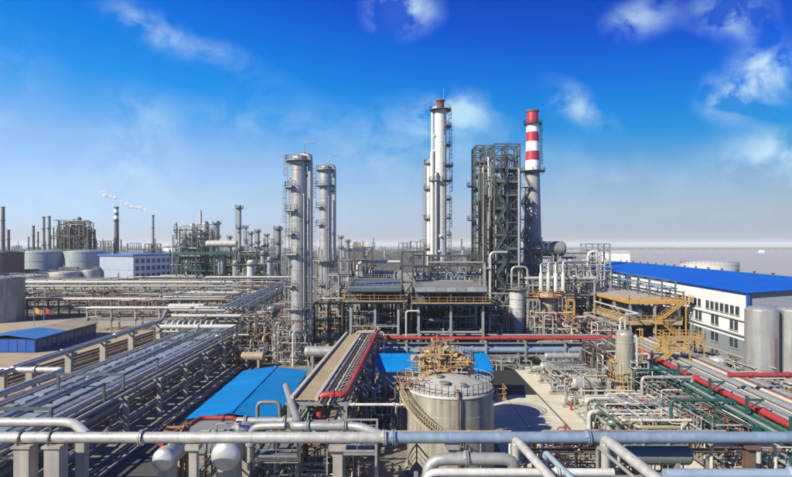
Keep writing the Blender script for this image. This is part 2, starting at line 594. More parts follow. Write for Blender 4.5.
def pipe(pts, r, m, label, cat='pipe', group=None, flanges=(), seams=0., n=None, bend=None, name='pipe', fm=None):
    mb = MB()
    n = n or (16 if r > .3 else 10 if r > .12 else 8)
    mb.tube(pts, r, n, bend)
    o = single(mb, name, m, label, cat, group)
    pts = [Vector(p) for p in pts]
    for (i, t) in flanges:
        a, b = pts[i], pts[i + 1]
        flange(o, a.lerp(b, t), b - a, r, fm or m)
    if seams:
        sb = MB()
        for a, b in zip(pts[:-1], pts[1:]):
            L = (b - a).length; d = (b - a).normalized(); s = r * 3
            while s < L - r * 3:
                sb.ring(a + d * s, d, r * 1.022, .06, n)
                s += seams * RN.uniform(.92, 1.08)
        if sb.v: sb.build('cladding_seam', m, o)['kind'] = 'stuff'
    return o


def dome_prof(r, h, k=6):
    return [(max(.005, r * math.cos(i / k * PI / 2)), h * math.sin(i / k * PI / 2)) for i in range(k + 1)]


def ladder(parent, x, y, z0, z1, ang, m='galv', cage=True, w=.5):
    """ladder on the outside at heading ang (pointing away from the shell)"""
    mb = MB()
    tx, ty = -math.sin(ang), math.cos(ang)
    for s in (-1, 1):
        mb.beam((x + tx * s * w / 2, y + ty * s * w / 2, z0), (x + tx * s * w / 2, y + ty * s * w / 2, z1), .07)
    z = z0 + .3
    while z < z1:
        mb.beam((x - tx * w / 2, y - ty * w / 2, z), (x + tx * w / 2, y + ty * w / 2, z), .04)
        z += .45
    lad = mb.build('ladder', m, parent)
    if cage and z1 - z0 > 3:
        cb = MB(); z = z0 + 2.3
        cx, cy = x + math.cos(ang) * .35, y + math.sin(ang) * .35
        while z <= z1 + .9:
            cb.lathe((cx, cy, z), [(.4, 0), (.4, .07)], 10, False)
            z += 1.1
        for k in range(5):
            a = ang + (k - 2) * .75
            px, py = cx + math.cos(a) * .4, cy + math.sin(a) * .4
            cb.beam((px, py, z0 + 2.3), (px, py, z1 + .9), .045)
        cb.build('safety_cage', m, lad)
    return lad


def ring_platform(parent, x, y, z, r0, w, a0, a1, m='grate', rm='galv', rail=True):
    n = max(5, int((a1 - a0) / (2 * PI) * 22))
    mb = MB()
    prof = [(r0, 0), (r0 + w, 0), (r0 + w, .12), (r0, .12), (r0, 0)]
    mb.lathe((x, y, z), prof, n, False, a0, a1)
    for k in range(n + 1):
        if k % 3 == 0:
            a = a0 + (a1 - a0) * k / n
            c, s_ = math.cos(a), math.sin(a)
            mb.beam((x + c * (r0 + w * .9), y + s_ * (r0 + w * .9), z - .04), (x + c * r0 * .99, y + s_ * r0 * .99, z - w * .8), .09)
    o = mb.build('platform', m, parent)
    if rail:
        rb = MB()
        pts = [(x + math.cos(a0 + (a1 - a0) * k / n) * (r0 + w - .06), y + math.sin(a0 + (a1 - a0) * k / n) * (r0 + w - .06), z + .12) for k in range(n + 1)]
        full = abs(a1 - a0 - 2 * PI) < .01
        if not full:
            pts = [(x + math.cos(a0) * r0, y + math.sin(a0) * r0, z + .12)] + pts + [(x + math.cos(a1) * r0, y + math.sin(a1) * r0, z + .12)]
        rb.rail(pts, 1.1, 1.1)
        rb.build('railing', rm, o)
    return o


def tower(name, label, x, y, r, h, m='alu2', z0=0., plats=(), ladders=(), risers=(), bands=6, skirt=3., group=None, topnozzle=True, cat='column', railm='galv', platm='grate', n=28):
    t = thing(name, label, cat, (x, y, z0), group)
    mb = MB(); mb.lathe((x, y, z0), [(r * 1.06, 0), (r * 1.06, .4), (r * 1.01, .4), (r * 1.0, skirt)], n); mb.build('skirt', 'conc' if r > 1.5 else m, t)
    mb = MB(); mb.lathe((x, y, 0), [(r, z0 + skirt), (r, z0 + h)], n); sh = mb.build('shell', m, t)
    mb = MB(); mb.lathe((x, y, z0 + h), dome_prof(r, r * .55), n); mb.build('head', m, t)
    mb = MB()
    for k in range(1, bands + 1):
        zz = z0 + skirt + (h - skirt) * k / (bands + .5)
        mb.lathe((x, y, zz), [(r, 0), (r * 1.03, .03), (r * 1.03, .16), (r, .19)], n, False)
    if bands: mb.build('stiffening_band', m, sh)['kind'] = 'stuff'
    for (z, a0, a1, w) in plats:
        ring_platform(t, x, y, z0 + z, r + .02, w, math.radians(a0), math.radians(a1), platm, railm)
    for (ang, za, zb, off) in ladders:
        a = math.radians(ang)
        ladder(t, x + math.cos(a) * (r + off), y + math.sin(a) * (r + off), z0 + za, z0 + zb, a, railm)
    for (ang, rr, za, zb, mm, style) in risers:
        a = math.radians(ang); c, s_ = math.cos(a), math.sin(a)
        ox = r + rr + .25
        top = z0 + zb
        pts = [(x + c * ox, y + s_ * ox, z0 + za), (x + c * ox, y + s_ * ox, top)]
        if style == 'over':
            pts += [(x + c * .05, y + s_ * .05, top), (x + c * .05, y + s_ * .05, z0 + h + r * .4)]
        elif style == 'in':
            pts += [(x + c * r * .9, y + s_ * r * .9, top)]
        mb = MB(); mb.tube(pts, rr, 12 if rr > .15 else 8, rr * 2.5)
        ri = mb.build('riser_pipe', mm, t)
        bb = MB(); zz = z0 + za + 2
        while zz < top - 1:
            bb.beam((x + c * ox, y + s_ * ox, zz), (x + c * r * .98, y + s_ * r * .98, zz), .09); zz += 5.5
        if bb.v: bb.build('pipe_bracket', 'dark', ri)
    for k in range(max(2, int(h / 9))):
        a = RN.uniform(0, 2 * PI); zz = z0 + skirt + RN.uniform(.05, .95) * (h - skirt)
        c, s_ = math.cos(a), math.sin(a)
        mb = MB(); mb.cyl((x + c * r * .98, y + s_ * r * .98, zz), (x + c * (r + .45), y + s_ * (r + .45), zz), .24, n=10)
        mb.ring((x + c * (r + .4), y + s_ * (r + .4), zz), (c, s_, 0), .36, .12, 12); mb.build('nozzle', m, t)
    return t


def davit(t, x, y, z, ang, m='galv'):
    a = math.radians(ang); mb = MB()
    mb.tube([(x, y, z), (x, y, z + 2.6), (x + math.cos(a) * 2.0, y + math.sin(a) * 2.0, z + 2.6)], .08, 8, .6)
    mb.beam((x + math.cos(a) * 2, y + math.sin(a) * 2, z + 2.6), (x + math.cos(a) * 2, y + math.sin(a) * 2, z + 1.9), .06)
    mb.build('davit', m, t)


def drum(name, label, c, L, r, axis=0., m='alu', legs=1.0, group=None, cat='vessel', sm='conc', bands=3, nozzles=2, flat=False):
    """lying vessel: c is the centre of the axis, axis the heading in degrees, legs the height of the saddles"""
    a = math.radians(axis); d = Vector((math.cos(a), math.sin(a), 0)); pv = Vector((-d.y, d.x, 0))
    c = Vector(c)
    t = thing(name, label, cat, (c.x, c.y, c.z - r - legs), group)
    mb = MB(); mb.cyl(c - d * L / 2, c + d * L / 2, r, n=24, caps=False); sh = mb.build('shell', m, t)
    for s in (-1, 1):
        mb = MB(); mb.dome(c + d * (s * L / 2), r, r * .5, d * s, 24); mb.build('head', m, t)
        p = c + d * (s * L * .3)
        mb = MB(); w = r * .8
        q = Vector((p.x, p.y, p.z - r - legs))
        vs = []
        for zz in (0, legs + r * .55):
            for i, j in ((-1, -1), (1, -1), (1, 1), (-1, 1)):
                vs.append(tuple(q + d * (i * .16) + pv * (j * w) + Vector((0, 0, zz))))
        mb.quadset(vs, [(3, 2, 1, 0), (4, 5, 6, 7), (0, 1, 5, 4), (1, 2, 6, 5), (2, 3, 7, 6), (3, 0, 4, 7)])
        mb.build('saddle', sm, t)
    bb = MB()
    for k in range(bands):
        bb.ring(c + d * (L * ((k + .5) / bands - .5)), d, r * 1.02, .09, 24)
    if bands: bb.build('band', m, sh)['kind'] = 'stuff'
    for k in range(nozzles):
        p = c + d * (L * ((k + .7) / (nozzles + .4) - .5))
        mb = MB(); mb.cyl(p + Vector((0, 0, r * .9)), p + Vector((0, 0, r + .4)), r * .2, n=10); mb.ring(p + Vector((0, 0, r + .36)), (0, 0, 1), r * .3, .08, 12)
        mb.build('nozzle', m, t)
    return t


def frame(name, label, xs, ys, zs, m='dark', cw=.4, bw=.28, brace=.35, floors=(), group=None, cat='structure', rails='galv', fm='grate', seed=1, skip=.0, z0=0., joined=False):
    """steel framework on a grid: columns, beams, braces, grating floors with railings"""
    r = random.Random(seed)
    t = thing(name, label, cat, ((xs[0] + xs[-1]) / 2, (ys[0] + ys[-1]) / 2, z0), group)
    J = {}

    def put(nm, fn):
        if joined:
            J.setdefault(nm, MB()); fn(J[nm])
        else:
            mb = MB(); fn(mb); mb.build(nm, m, t)
    top = zs[-1]
    for x in xs:
        for y in ys:
            put('column', lambda b: b.ibeam((x, y, z0), (x, y, top), cw, cw) if not joined else b.beam((x, y, z0), (x, y, top), cw))
    e = cw / 2
    for z in zs:
        for y in ys:
            for xa, xb in zip(xs[:-1], xs[1:]):
                if r.random() < skip: continue
                put('beam', lambda b: b.beam((xa + e, y, z - bw / 2), (xb - e, y, z - bw / 2), bw * .7, bw))
        for x in xs:
            for ya, yb in zip(ys[:-1], ys[1:]):
                if r.random() < skip: continue
                put('beam', lambda b: b.beam((x, ya + e, z - bw / 2), (x, yb - e, z - bw / 2), bw * .7, bw))
    zz = [z0] + list(zs)
    for za, zb in zip(zz[:-1], zz[1:]):
        for y in (ys[0], ys[-1]):
            for xa, xb in zip(xs[:-1], xs[1:]):
                q = r.random()
                if q < brace:
                    o_ = .01 if y == ys[0] else -.01
                    if r.random() < .5: put('brace', lambda b: b.beam((xa, y - o_, za + .1), (xb, y - o_, zb - bw), bw * .55))
                    else: put('brace', lambda b: b.beam((xb, y - o_, za + .1), (xa, y - o_, zb - bw), bw * .55))
        for x in (xs[0], xs[-1]):
            for ya, yb in zip(ys[:-1], ys[1:]):
                if r.random() < brace:
                    put('brace', lambda b: b.beam((x, ya, za + .1), (x, yb, zb - bw), bw * .55))
    for nm, b in J.items(): b.build(nm, m, t)
    for (z, xa, xb, ya, yb) in floors:
        mb = MB(); mb.box(xa, ya, z + .005, xb, yb, z + .085); f = mb.build('floor_grating', fm, t)
        if rails:
            rb = MB(); rb.rail([(xa, ya, z + .085), (xb, ya, z + .085), (xb, yb, z + .085), (xa, yb, z + .085)], 1.1, 1.7, .05, True); rb.build('railing', rails, f)
    return t


def stair(parent, p, q, w=.9, m='yellow', tm=None):
    p = Vector(p); q = Vector(q)
    d = Vector((q.x - p.x, q.y - p.y, 0)).normalized(); s = Vector((-d.y, d.x, 0))
    mb = MB()
    for k in (-1, 1): mb.beam(p + s * (k * w / 2), q + s * (k * w / 2), .07, .26)
    st = mb.build('stair', m, parent)
    n = max(3, int(abs(q.z - p.z) / .22)); tb = MB()
    for i in range(n):
        c = p.lerp(q, (i + .5) / n)
        tb.beam(c - s * (w / 2 - .05), c + s * (w / 2 - .05), .26, .04)
    tb.build('tread', tm or m, st)
    rb = MB()
    for k in (-1, 1): rb.rail([p + s * (k * w / 2), q + s * (k * w / 2)], 1.05, 1.3, .055, toe=False)
    rb.build('stair_railing', m, st)
    return st


class Rack:
    """pipe rack running from p0 along the heading; t is the offset to the right of the run"""

    def __init__(s, name, label, p0, p1, width, frames, levels, cm='conc', bm='grey', cw=.45, bw=.3, group=None, stringers=True, braces=0., z0=0., single_leg=False):
        s.p0 = Vector((p0[0], p0[1], 0)); e = Vector((p1[0], p1[1], 0)) - s.p0
        s.L = e.length; s.d = e.normalized(); s.pv = Vector((s.d.y, -s.d.x, 0)); s.w = width; s.levels = levels
        c = s.at(s.L / 2, width / 2, z0)
        t = s.t = thing(name, label, 'pipe rack', c, group)
        top = max(levels)
        rr = random.Random(int(p0[0] * 13 + p0[1]))
        for i in range(frames):
            q = s.L * i / (frames - 1)
            legs = (width / 2,) if single_leg else (0, width)
            for k in legs:
                mb = MB(); mb.beam(s.at(q, k, z0), s.at(q, k, top), cw, cw, s.d); mb.build('column', cm, t)
            for z in levels:
                mb = MB(); mb.beam(s.at(q, -.35, z - bw / 2 - .01), s.at(q, width + .35, z - bw / 2 - .01), bw, bw); mb.build('beam', bm, t)
            if i and rr.random() < braces:
                for k in (0, width):
                    mb = MB(); mb.beam(s.at(q - s.L / (frames - 1), k, z0 + .2), s.at(q, k, top - .3), .13); mb.build('brace', bm, t)
        if stringers:
            for z in levels:
                for k in (0, width):
                    mb = MB(); mb.beam(s.at(0, k, z - bw * 1.1), s.at(s.L, k, z - bw * 1.1), bw * .5, bw * .8); mb.build('stringer', bm, t)

    def at(s, q, t, z): return s.p0 + s.d * q + s.pv * t + Vector((0, 0, z))

    def run(s, t, r, m, label, z=None, q0=None, q1=None, wob=True, **kw):
        z = (max(s.levels) if z is None else z) + r + .005
        q0 = 0 - 1 if q0 is None else q0; q1 = s.L + 1 if q1 is None else q1
        pts = [s.at(q0, t, z), s.at(q1, t, z)]
        return pipe(pts, r, m, label, **kw)

    def tray(s, t, w, m, label, z=None, q0=None, q1=None, h=.22):
        z = (max(s.levels) if z is None else z) + .005
        q0 = -1 if q0 is None else q0; q1 = s.L + 1 if q1 is None else q1
        a, b = s.at(q0, t, z + h / 2), s.at(q1, t, z + h / 2)
        o = thing('cable_tray', label, 'cable tray', s.at((q0 + q1) / 2, t, z))
        n = max(1, int((q1 - q0) / 3.0))
        for i in range(n):
            p, q = a.lerp(b, i / n), a.lerp(b, (i + 1) / n - .012)
            lift = Vector((0, 0, RN.uniform(0, .035)))
            mb = MB(); mb.beam(p + lift, q + lift, w, h); mb.build('cover_panel', m, o)
        return o


def pipes_on(rack, where, specs, z=None, group=None, q0=None, q1=None):
    for i, (t, r, m, word) in enumerate(specs):
        kw = {}
        if RN.random() < .6: kw['flanges'] = [(0, RN.uniform(.15, .85))]
        if r > .2 and m in ('alu', 'silver', 'alu2'): kw['seams'] = 2.4
        rack.run(t, r, m, '%s pipe, %s from the left %s' % (word, ORD[i], where), z=z, group=group, q0=q0, q1=q1, **kw)


def maze(name, label, x0, x1, y0, y1, h, n, mats, seed, r=(.06, .2), valves=.5, group=None, wheels=('red', 'yellow', 'dblue'), zmin=.3):
    """welded process piping: orthogonal runs, risers, loops, valves and stanchions, all connected"""
    q = random.Random(seed)
    t = thing(name, label, 'piping', ((x0 + x1) / 2, (y0 + y1) / 2, 0), group)
    for k in range(int(n * 1.25)):
        rr = q.uniform(*r) * (.62 if q.random() < .8 else 1.15)
        p = Vector((q.uniform(x0, x1), q.uniform(y0, y1), 0 if q.random() < .6 else q.uniform(zmin, h)))
        pts = [p.copy()]
        last = 2 if p.z == 0 else None
        if p.z == 0:
            p.z = q.uniform(zmin, h); pts.append(p.copy())
        for j in range(q.randint(2, 5)):
            ax = q.choice([a for a in (0, 0, 1, 1, 2) if a != last])
            last = ax
            lo, hi = ((x0, x1), (y0, y1), (zmin, h))[ax]
            cur = p[ax]; new = q.uniform(lo, hi)
            if abs(new - cur) < rr * 5: continue
            p[ax] = new; pts.append(p.copy())
        if q.random() < .55 and last != 2: p.z = 0; pts.append(p.copy())
        if len(pts) < 2: continue
        mm = q.choice(mats)
        mb = MB(); mb.tube(pts, rr, 8, rr * 2.6); po = mb.build('pipe', mm, t)
        a, b = max(zip(pts[:-1], pts[1:]), key=lambda e: (e[1] - e[0]).length)
        d = (b - a)
        if d.length > 2:
            fb = MB()
            c = a + d * q.uniform(.15, .85)
            fb.ring(c, d, rr * 1.8, .15, 10)
            fb.build('flange', mm, t)
            if abs(d.z) < .1 and q.random() < valves:
                c = a + d * q.uniform(.45, .55)
                valve(t, c, max(.55, rr * 4.5), math.atan2(d.y, d.x), q.choice(['grey', 'galv', 'dblue']), q.choice(wheels))
            if abs(d.z) < .1 and a.z > .8:
                sb = MB()
                c = a + d * q.choice((.1, .5, .9))
                sb.beam((c.x, c.y, 0), (c.x, c.y, c.z - rr), .11)
                sb.build('stanchion', q.choice(['grey', 'galv']), t)
    return t


def pump(label, x, y, ang=0., s=1., m='dblue', group=None):
    t = thing('pump', label, 'pump', (x, y, 0), group)
    a = math.radians(ang); d = Vector((math.cos(a), math.sin(a), 0)); c = Vector((x, y, 0)); u = Vector((0, 0, 1))
    mb = MB(); mb.beam(c - d * 1.2 * s + u * .2 * s, c + d * 1.2 * s + u * .2 * s, .9 * s, .4 * s); mb.build('plinth', 'conc', t)
    mb = MB(); mb.cyl(c + d * .15 * s + u * .8 * s, c + d * 1.1 * s + u * .8 * s, .33 * s, n=14); mb.ring(c + d * .6 * s + u * .8 * s, d, .37 * s, .5 * s, 14); mb.build('motor', m, t)
    mb = MB(); mb.ring(c - d * .6 * s + u * .8 * s, d, .42 * s, .35 * s, 16); mb.cyl(c - d * .6 * s + u * .8 * s, c + d * .2 * s + u * .8 * s, .12 * s, n=8); mb.build('casing', 'grey', t)
    mb = MB(); mb.tube([c - d * .6 * s + u * 1.1 * s, c - d * .6 * s + u * 2.4 * s, c - d * 2.2 * s + u * 2.4 * s], .14 * s, 8); mb.build('outlet_pipe', 'galv', t)
    return t


# ================================================================== the setting
mb = MB(); mb.quadset([(-9000, -300, 0), (9000, -300, 0), (9000, 12000, 0), (-9000, 12000, 0)], [(0, 1, 2, 3)])
struct(mb, 'ground', 'ground')
mb = MB(); mb.quadset([(-120, 62, .006), (-43, 62, .006), (-43, 150, .006), (-120, 150, .006)], [(0, 1, 2, 3)])
struct(mb, 'sandy_yard', 'sand')
mb = MB(); mb.quadset([(-26.6, 20, .006), (-21.2, 20, .006), (-21.2, 128, .006), (-26.6, 128, .006)], [(0, 1, 2, 3)])
road = struct(mb, 'service_road', 'asphalt')
for x in (-26.9, -20.9):
    for k in range(36):
        mb = MB(); mb.box(x - .13, 20 + k * 3, 0, x + .13, 22.97 + k * 3, .14); mb.build('kerb_stone', 'kerb', road)
mb = MB(); mb.quadset([(-20.5, 30, .006), (34, 30, .006), (34, 135, .006), (-20.5, 135, .006)], [(0, 1, 2, 3)])
struct(mb, 'plant_paving', mat('plant_paving_concrete', (.25, .225, .19), .85, 0, .2, .35, rnd=0, dirt=.6, bump=.2))
mb = MB(); mb.box(10.5, 50, .0, 29, 97, .03)
apron = struct(mb, 'concrete_apron', M['asphalt'])
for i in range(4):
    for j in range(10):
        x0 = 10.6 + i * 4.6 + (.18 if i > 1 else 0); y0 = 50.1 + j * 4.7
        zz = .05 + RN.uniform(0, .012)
        mb = MB(); mb.box(x0, y0, .03, x0 + 4.53, y0 + 4.64, zz); mb.build('slab', 'shadeslab' if i < 2 and j > 5 else 'apron', apron)  # far left slabs carry the painted shadow colour
mb = MB(); mb.quadset([(34.5, 30, .006), (120, 30, .006), (120, 90, .006), (34.5, 90, .006)], [(0, 1, 2, 3)])
struct(mb, 'gravel_yard', mat('gravel', (.25, .22, .18), .9, 0, .25, 1.2, rnd=0, dirt=.5, bump=.4))
mb = MB(); mb.quadset([(64, 222, .006), (400, 222, .006), (3200, 2300, .006), (300, 2300, .006), (100, 330, .006)], [(0, 1, 2, 3, 4)])
struct(mb, 'tidal_flat', mat('pale_tidal_flat', (.37, .375, .385), .75, 0, .05, .01, rnd=0))
mb = MB(); mb.quadset([(-170, 150, .006), (-22, 150, .006), (-22, 157, .006), (-170, 157, .006)], [(0, 1, 2, 3)])
struct(mb, 'cross_road', mat('pale_road', (.36, .33, .29), .85, 0, .14, .4, rnd=0, dirt=.4))

# ================================================================== foreground cross pipes
YA = 41.0; ZA = 6.9
pipe([(-48, YA, ZA), (-.6, YA, ZA)], .4, 'silver', 'long silver pipe crossing the left foreground above two concrete pillars', flanges=[(0, .22), (0, .62), (0, .995)], seams=2.6, n=24)
pipe([(-.55, YA, ZA), (48, YA - .3, ZA + .1)], .42, 'blue', 'long blue pipe crossing the right foreground in front of the tank', flanges=[(0, .008), (0, .3), (0, .71)], seams=3.2, n=24, group=None)
pipe([(-48, 44.4, ZA + .05), (-25.6, 44.4, ZA + .05), (-22.8, 41.4, ZA + .02)], .36, 'silver', 'silver branch pipe at lower left bending into the long foreground pipe', seams=2.6, n=20, flanges=[(0, .55)])
pipe([(-11.8, 60, 5.9), (-8.2, 47.2, 5.9), (-8.2, 43.6, ZA), (-2.9, 43.6, ZA), (-.9, 41.3, ZA)], .34, 'alu2', 'dull grey branch pipe bending into the foreground pipe left of the tank', seams=2.2, n=20, flanges=[(2, .25), (2, .8)])
pipe([(-11.5, 44.4, 3.2), (-11.5, 44.4, 6.6), (-8.6, 43.7, 6.9)], .3, 'galv', 'grey elbow pipe rising to the branch pipe left of the tank', n=14, flanges=[(0, .6)])
# clamps and pillars
for i, (px, w) in enumerate(((26, 1.1), (56, 1.1))):
    x = X(px, YA)
    t = thing('pipe_support', ('leftmost' if i == 0 else 'second from left') + ' thick concrete pillar carrying the silver foreground pipe', 'pillar', (x, YA, 0))
    mb = MB(); mb.box(x - w / 2, YA - .55, 0, x + w / 2, YA + .55, 6.28); mb.build('pillar', 'conc', t)
    mb = MB(); mb.box(x - w * .62, YA - .68, 6.28, x + w * .62, YA + .68, 6.46); mb.build('cap', 'conc', t)
    mb = MB(); mb.lathe((0, 0, 0), [(.43, -.06), (.5, -.06), (.5, .06), (.43, .06)], 18, False, 0, PI)
    mb.v = [(x - .3 + v[2], YA + v[0], ZA + v[1]) for v in mb.v]
    mb.box(x - .36, YA - .5, 6.46, x - .24, YA - .42, ZA); mb.box(x - .36, YA + .42, 6.46, x - .24, YA + .5, ZA)
    mb.build('clamp', 'dark', t)
for i, (px, w, y, lab) in enumerate(((82, .7, 43.5, 'slim concrete pillar behind the silver pipe at lower left'), (194, .55, 41, 'slim concrete post under the silver pipe beside two round vessel ends'),
                                     (338, .7, 41, 'concrete post under the silver pipe left of the tank'))):
    x = X(px, y)
    t = thing('pipe_support', lab, 'pillar', (x, y, 0))
    mb = MB(); mb.box(x - w / 2, y - w / 2, 0, x + w / 2, y + w / 2, 6.1); mb.build('pillar', 'conc', t)
    mb = MB(); mb.box(x - w * .9, y - w * .9, 6.1, x + w * .9, y + w * .9, 6.47); mb.build('cap', 'conc', t)
for (px, m, lab) in ((749, 'brown', 'brown steel post under the blue foreground pipe at right'), (610, 'grey', 'grey steel post under the blue pipe beside the slanting pipe'), (452, 'grey', 'grey steel post under the blue pipe in front of the tank')):
    x = X(px, YA)
    t = thing('pipe_support', lab, 'post', (x, YA, 0))
    mb = MB(); mb.ibeam((x, YA, 0), (x, YA, 6.2), .6, .6); mb.build('post', m, t)
    mb = MB(); mb.box(x - .5, YA - .6, 6.2, x + .5, YA + .6, 6.44); mb.build('bearing', m, t)
    mb = MB(); mb.cyl((x + .45, YA - .4, 5.2), (x + .45, YA - .4, 6.0), .16, n=10); mb.build('junction_box', 'white', t)

# pipes and stubs in front of and below the blue pipe
pipe([(2.2, 39, 2.5), (2.2, 39, 6.1), (8.2, 39, 6.1), (8.2, 39, 4.5)], .42, 'alu2', 'thick dull grey pipe with bent left end below the blue pipe', seams=1.8, n=20, flanges=[(1, .45)])
pipe([(2.0, 37.6, 2.0), (2.0, 37.6, 5.72), (14.6, 37.6, 5.72)], .27, 'white', 'white pipe just below the thick dull grey pipe at bottom edge', n=16, flanges=[(1, .7)])
pipe([(1.9, 36.9, 5.3), (14.0, 36.9, 5.3)], .32, 'bluelt', 'light blue pipe along the bottom edge in front of the tank', n=16, seams=2)
pipe([(8.6, 40.2, 3), (8.6, 40.2, 7.05), (10.6, 33.5, 5.6)], .3, 'silver', 'slanting silver pipe at bottom centre, left of two', n=18, bend=.32, seams=1.6)
pipe([(10.6, 39.8, 3), (10.6, 39.8, 6.3), (12.3, 34, 5.2)], .2, 'bluelt', 'thin pale blue slanting pipe beside the left slanting silver pipe', n=14, bend=.4)
pipe([(15.0, 40.2, 3), (15.0, 40.2, 7.1), (17.4, 33.5, 5.6)], .37, 'silver', 'slanting silver pipe at bottom right of centre, thicker of two', n=20, bend=.38, seams=1.6)
pipe([(14.4, 40.0, 3), (14.4, 40.0, 6.6), (16.3, 34.5, 5.3)], .13, 'grey', 'thin grey slanting pipe hugging the thicker slanting silver pipe', n=10, bend=.3)
pipe([(18.0, 37.6, 5.6), (27.5, 37.6, 5.6)], .36, 'bluelt', 'light blue pipe along the bottom edge at right, upper of two', n=16, seams=2.2, flanges=[(0, .9)])
pipe([(18.0, 36.8, 5.0), (27.0, 36.8, 5.0)], .36, 'blue', 'blue pipe along the bottom edge at right, lower of two', n=16, seams=2.2)
drum('lying_vessel', 'greenish grey lying drum under the blue pipe at right', (19.8, 42.6, 5.05), 4.6, .75, 0, mat('green_grey_paint', (.20, .24, .23), .5, .1, .15, 1, rust=.2), 4.3, sm='grey')
pipe([(8.9, 42.8, 5.9), (27.5, 42.8, 5.9)], .1, 'cream', 'thin cream pipe behind and below the blue pipe', n=8, flanges=[(0, .2), (0, .5)])
pipe([(9.5, 43.6, 5.0), (30, 43.6, 5.0)], .2, 'brown', 'rust brown pipe behind and below the blue pipe', n=10, flanges=[(0, .22), (0, .6)])
pipe([(-2, 46.2, 5.6), (9.5, 46.2, 5.6)], .1, 'tan', 'thin tan pipe running in front of the tank wall', n=8, flanges=[(0, .7)])
pipe([(23.6, 41.9, 2), (23.6, 41.9, 6.0), (28.4, 41.9, 6.0), (28.4, 41.9, 2)], .13, 'cream', 'thin cream pipe loop under the right end of the blue pipe', n=10, flanges=[(1, .5)])
maze('valve_manifold', 'small valve manifold with red wheels below the blue pipe at bottom centre', 9, 14.2, 42.4, 44.4, 5.3, 9, ['brown', 'cream', 'grey'], 5, (.05, .1), 1, zmin=3.5)
maze('process_piping', 'thin cream and grey piping under the blue pipe at bottom right', 23.5, 30.5, 41.6, 45, 5.8, 14, ['cream', 'galv', 'grey', 'redold'], 6, (.05, .11), .6, zmin=2.5)
for i_, (y_, z_, r_, m_, wd) in enumerate(((44.2, 5.5, .12, 'cream', 'cream'), (44.9, 5.2, .16, 'alu2', 'dull silver'), (45.6, 5.6, .1, 'tan', 'tan'), (46.3, 4.9, .2, 'brown', 'rusty'), (47.2, 5.3, .12, 'grey', 'grey'), (48.2, 4.4, .18, 'galv', 'galvanised'))):
    pipe([(9.0 + i_ * .8, y_, 2), (9.0 + i_ * .8, y_, z_), (29.0 - i_ * .3, y_, z_)], r_, m_, '%s pipe behind the blue pipe at lower right, %s nearest of six' % (wd, ORD[i_]), n=8, flanges=[(1, .3), (1, .75)])
maze('process_piping', 'brown and cream piping behind the slanting silver pipes', 12, 23, 43.4, 49, 5.4, 44, ['cream', 'galv', 'brown', 'grey', 'tan', 'redold'], 9, (.05, .14), .7)
rk = Rack('pipe_rack', 'low grey steel rack carrying the pipes along the bottom edge', (1.4, 39.3), (28, 39.3), 2.6, 6, [5.0], 'grey', 'grey', .3, .25)

# ================================================================== left pipeway on concrete legs
R1 = Rack('pipe_rack', 'wide pipe rack on concrete legs running along the service road', (-41.5, 44), (-41.0, 112), 12.0, 9, [4.5, 2.3], 'conc', 'grey', .5, .32, braces=.25)
pipes_on(R1, 'on the wide concrete legged pipe rack', [
    (.5, .2, 'alu', 'silver'), (1.15, .14, 'tan', 'tan'), (3.4, .12, 'galv', 'thin grey'), (3.9, .14, 'white', 'white'), (4.5, .2, 'blue', 'blue'),
    (5.15, .12, 'galv', 'thin grey'), (7.85, .14, 'alu', 'silver'), (8.3, .15, 'alu', 'silver'), (9.75, .3, 'alu2', 'thick dull grey'), (10.6, .15, 'galv', 'grey'), (11.5, .14, 'cream', 'cream')])
R1.tray(2.3, 1.1, 'tray', 'broad blue grey tray, leftmost on the wide pipe rack')
R1.tray(6.5, 1.5, 'tray', 'broadest blue grey tray along the middle of the wide pipe rack')
R1.tray(9.05, .5, 'tray', 'narrow blue grey tray, rightmost on the wide pipe rack')
pipes_on(R1, 'under the wide pipe rack', [(.8, .14, 'brown', 'rusty'), (2.0, .2, 'grey', 'grey'), (3.4, .14, 'tan', 'tan'), (5.0, .22, 'alu2', 'dull silver'), (6.6, .12, 'brown', 'rusty'),
                                                             (8.0, .2, 'galv', 'galvanised'), (9.5, .14, 'tan', 'tan'), (10.8, .18, 'brown', 'rusty')], z=2.3)
for i, (y, ta, tb, h, lab) in enumerate(((49.5, -37.5, -30.5, 6.4, 'nearest dark green portal frame over the wide pipe rack'), (63, -38, -30.7, 6.3, 'second dark green portal frame over the wide pipe rack'),
                                         (95, -41, -29.6, 6.0, 'far dark green portal frame with double beam over the wide pipe rack'))):
    t = thing('pipe_gantry', lab, 'gantry', ((ta + tb) / 2, y, 0))
    for x in (ta, tb):
        mb = MB(); mb.beam((x, y, 0 if x == tb else 4.52), (x, y, h), .26); mb.build('post', 'dkgreen', t)
    mb = MB(); mb.beam((ta - .13, y, h + .13), (tb + .13, y, h + .13), .26); mb.build('beam', 'dkgreen', t)
    if i == 2:
        mb = MB(); mb.beam((ta + .13, y, h - 1.1), (tb - .13, y, h - 1.1), .26); mb.build('beam', 'dkgreen', t)
    mb = MB(); mb.beam((tb, y + .13, h + .1), (tb, y + 9, h + .1), .2); mb.build('side_beam', 'dkgreen', t)
    mb = MB(); mb.beam((tb, y + 9, 4.52), (tb, y + 9, h + .2), .22); mb.build('post', 'dkgreen', t)
pipe([(-80, 72, 4.95), (-42.6, 72, 4.95), (-42.6, 45, 4.95)], .38, 'silver', 'silver pipe entering from the left edge and turning along the wide rack', n=18, seams=2.6, flanges=[(0, .9), (1, .5)])
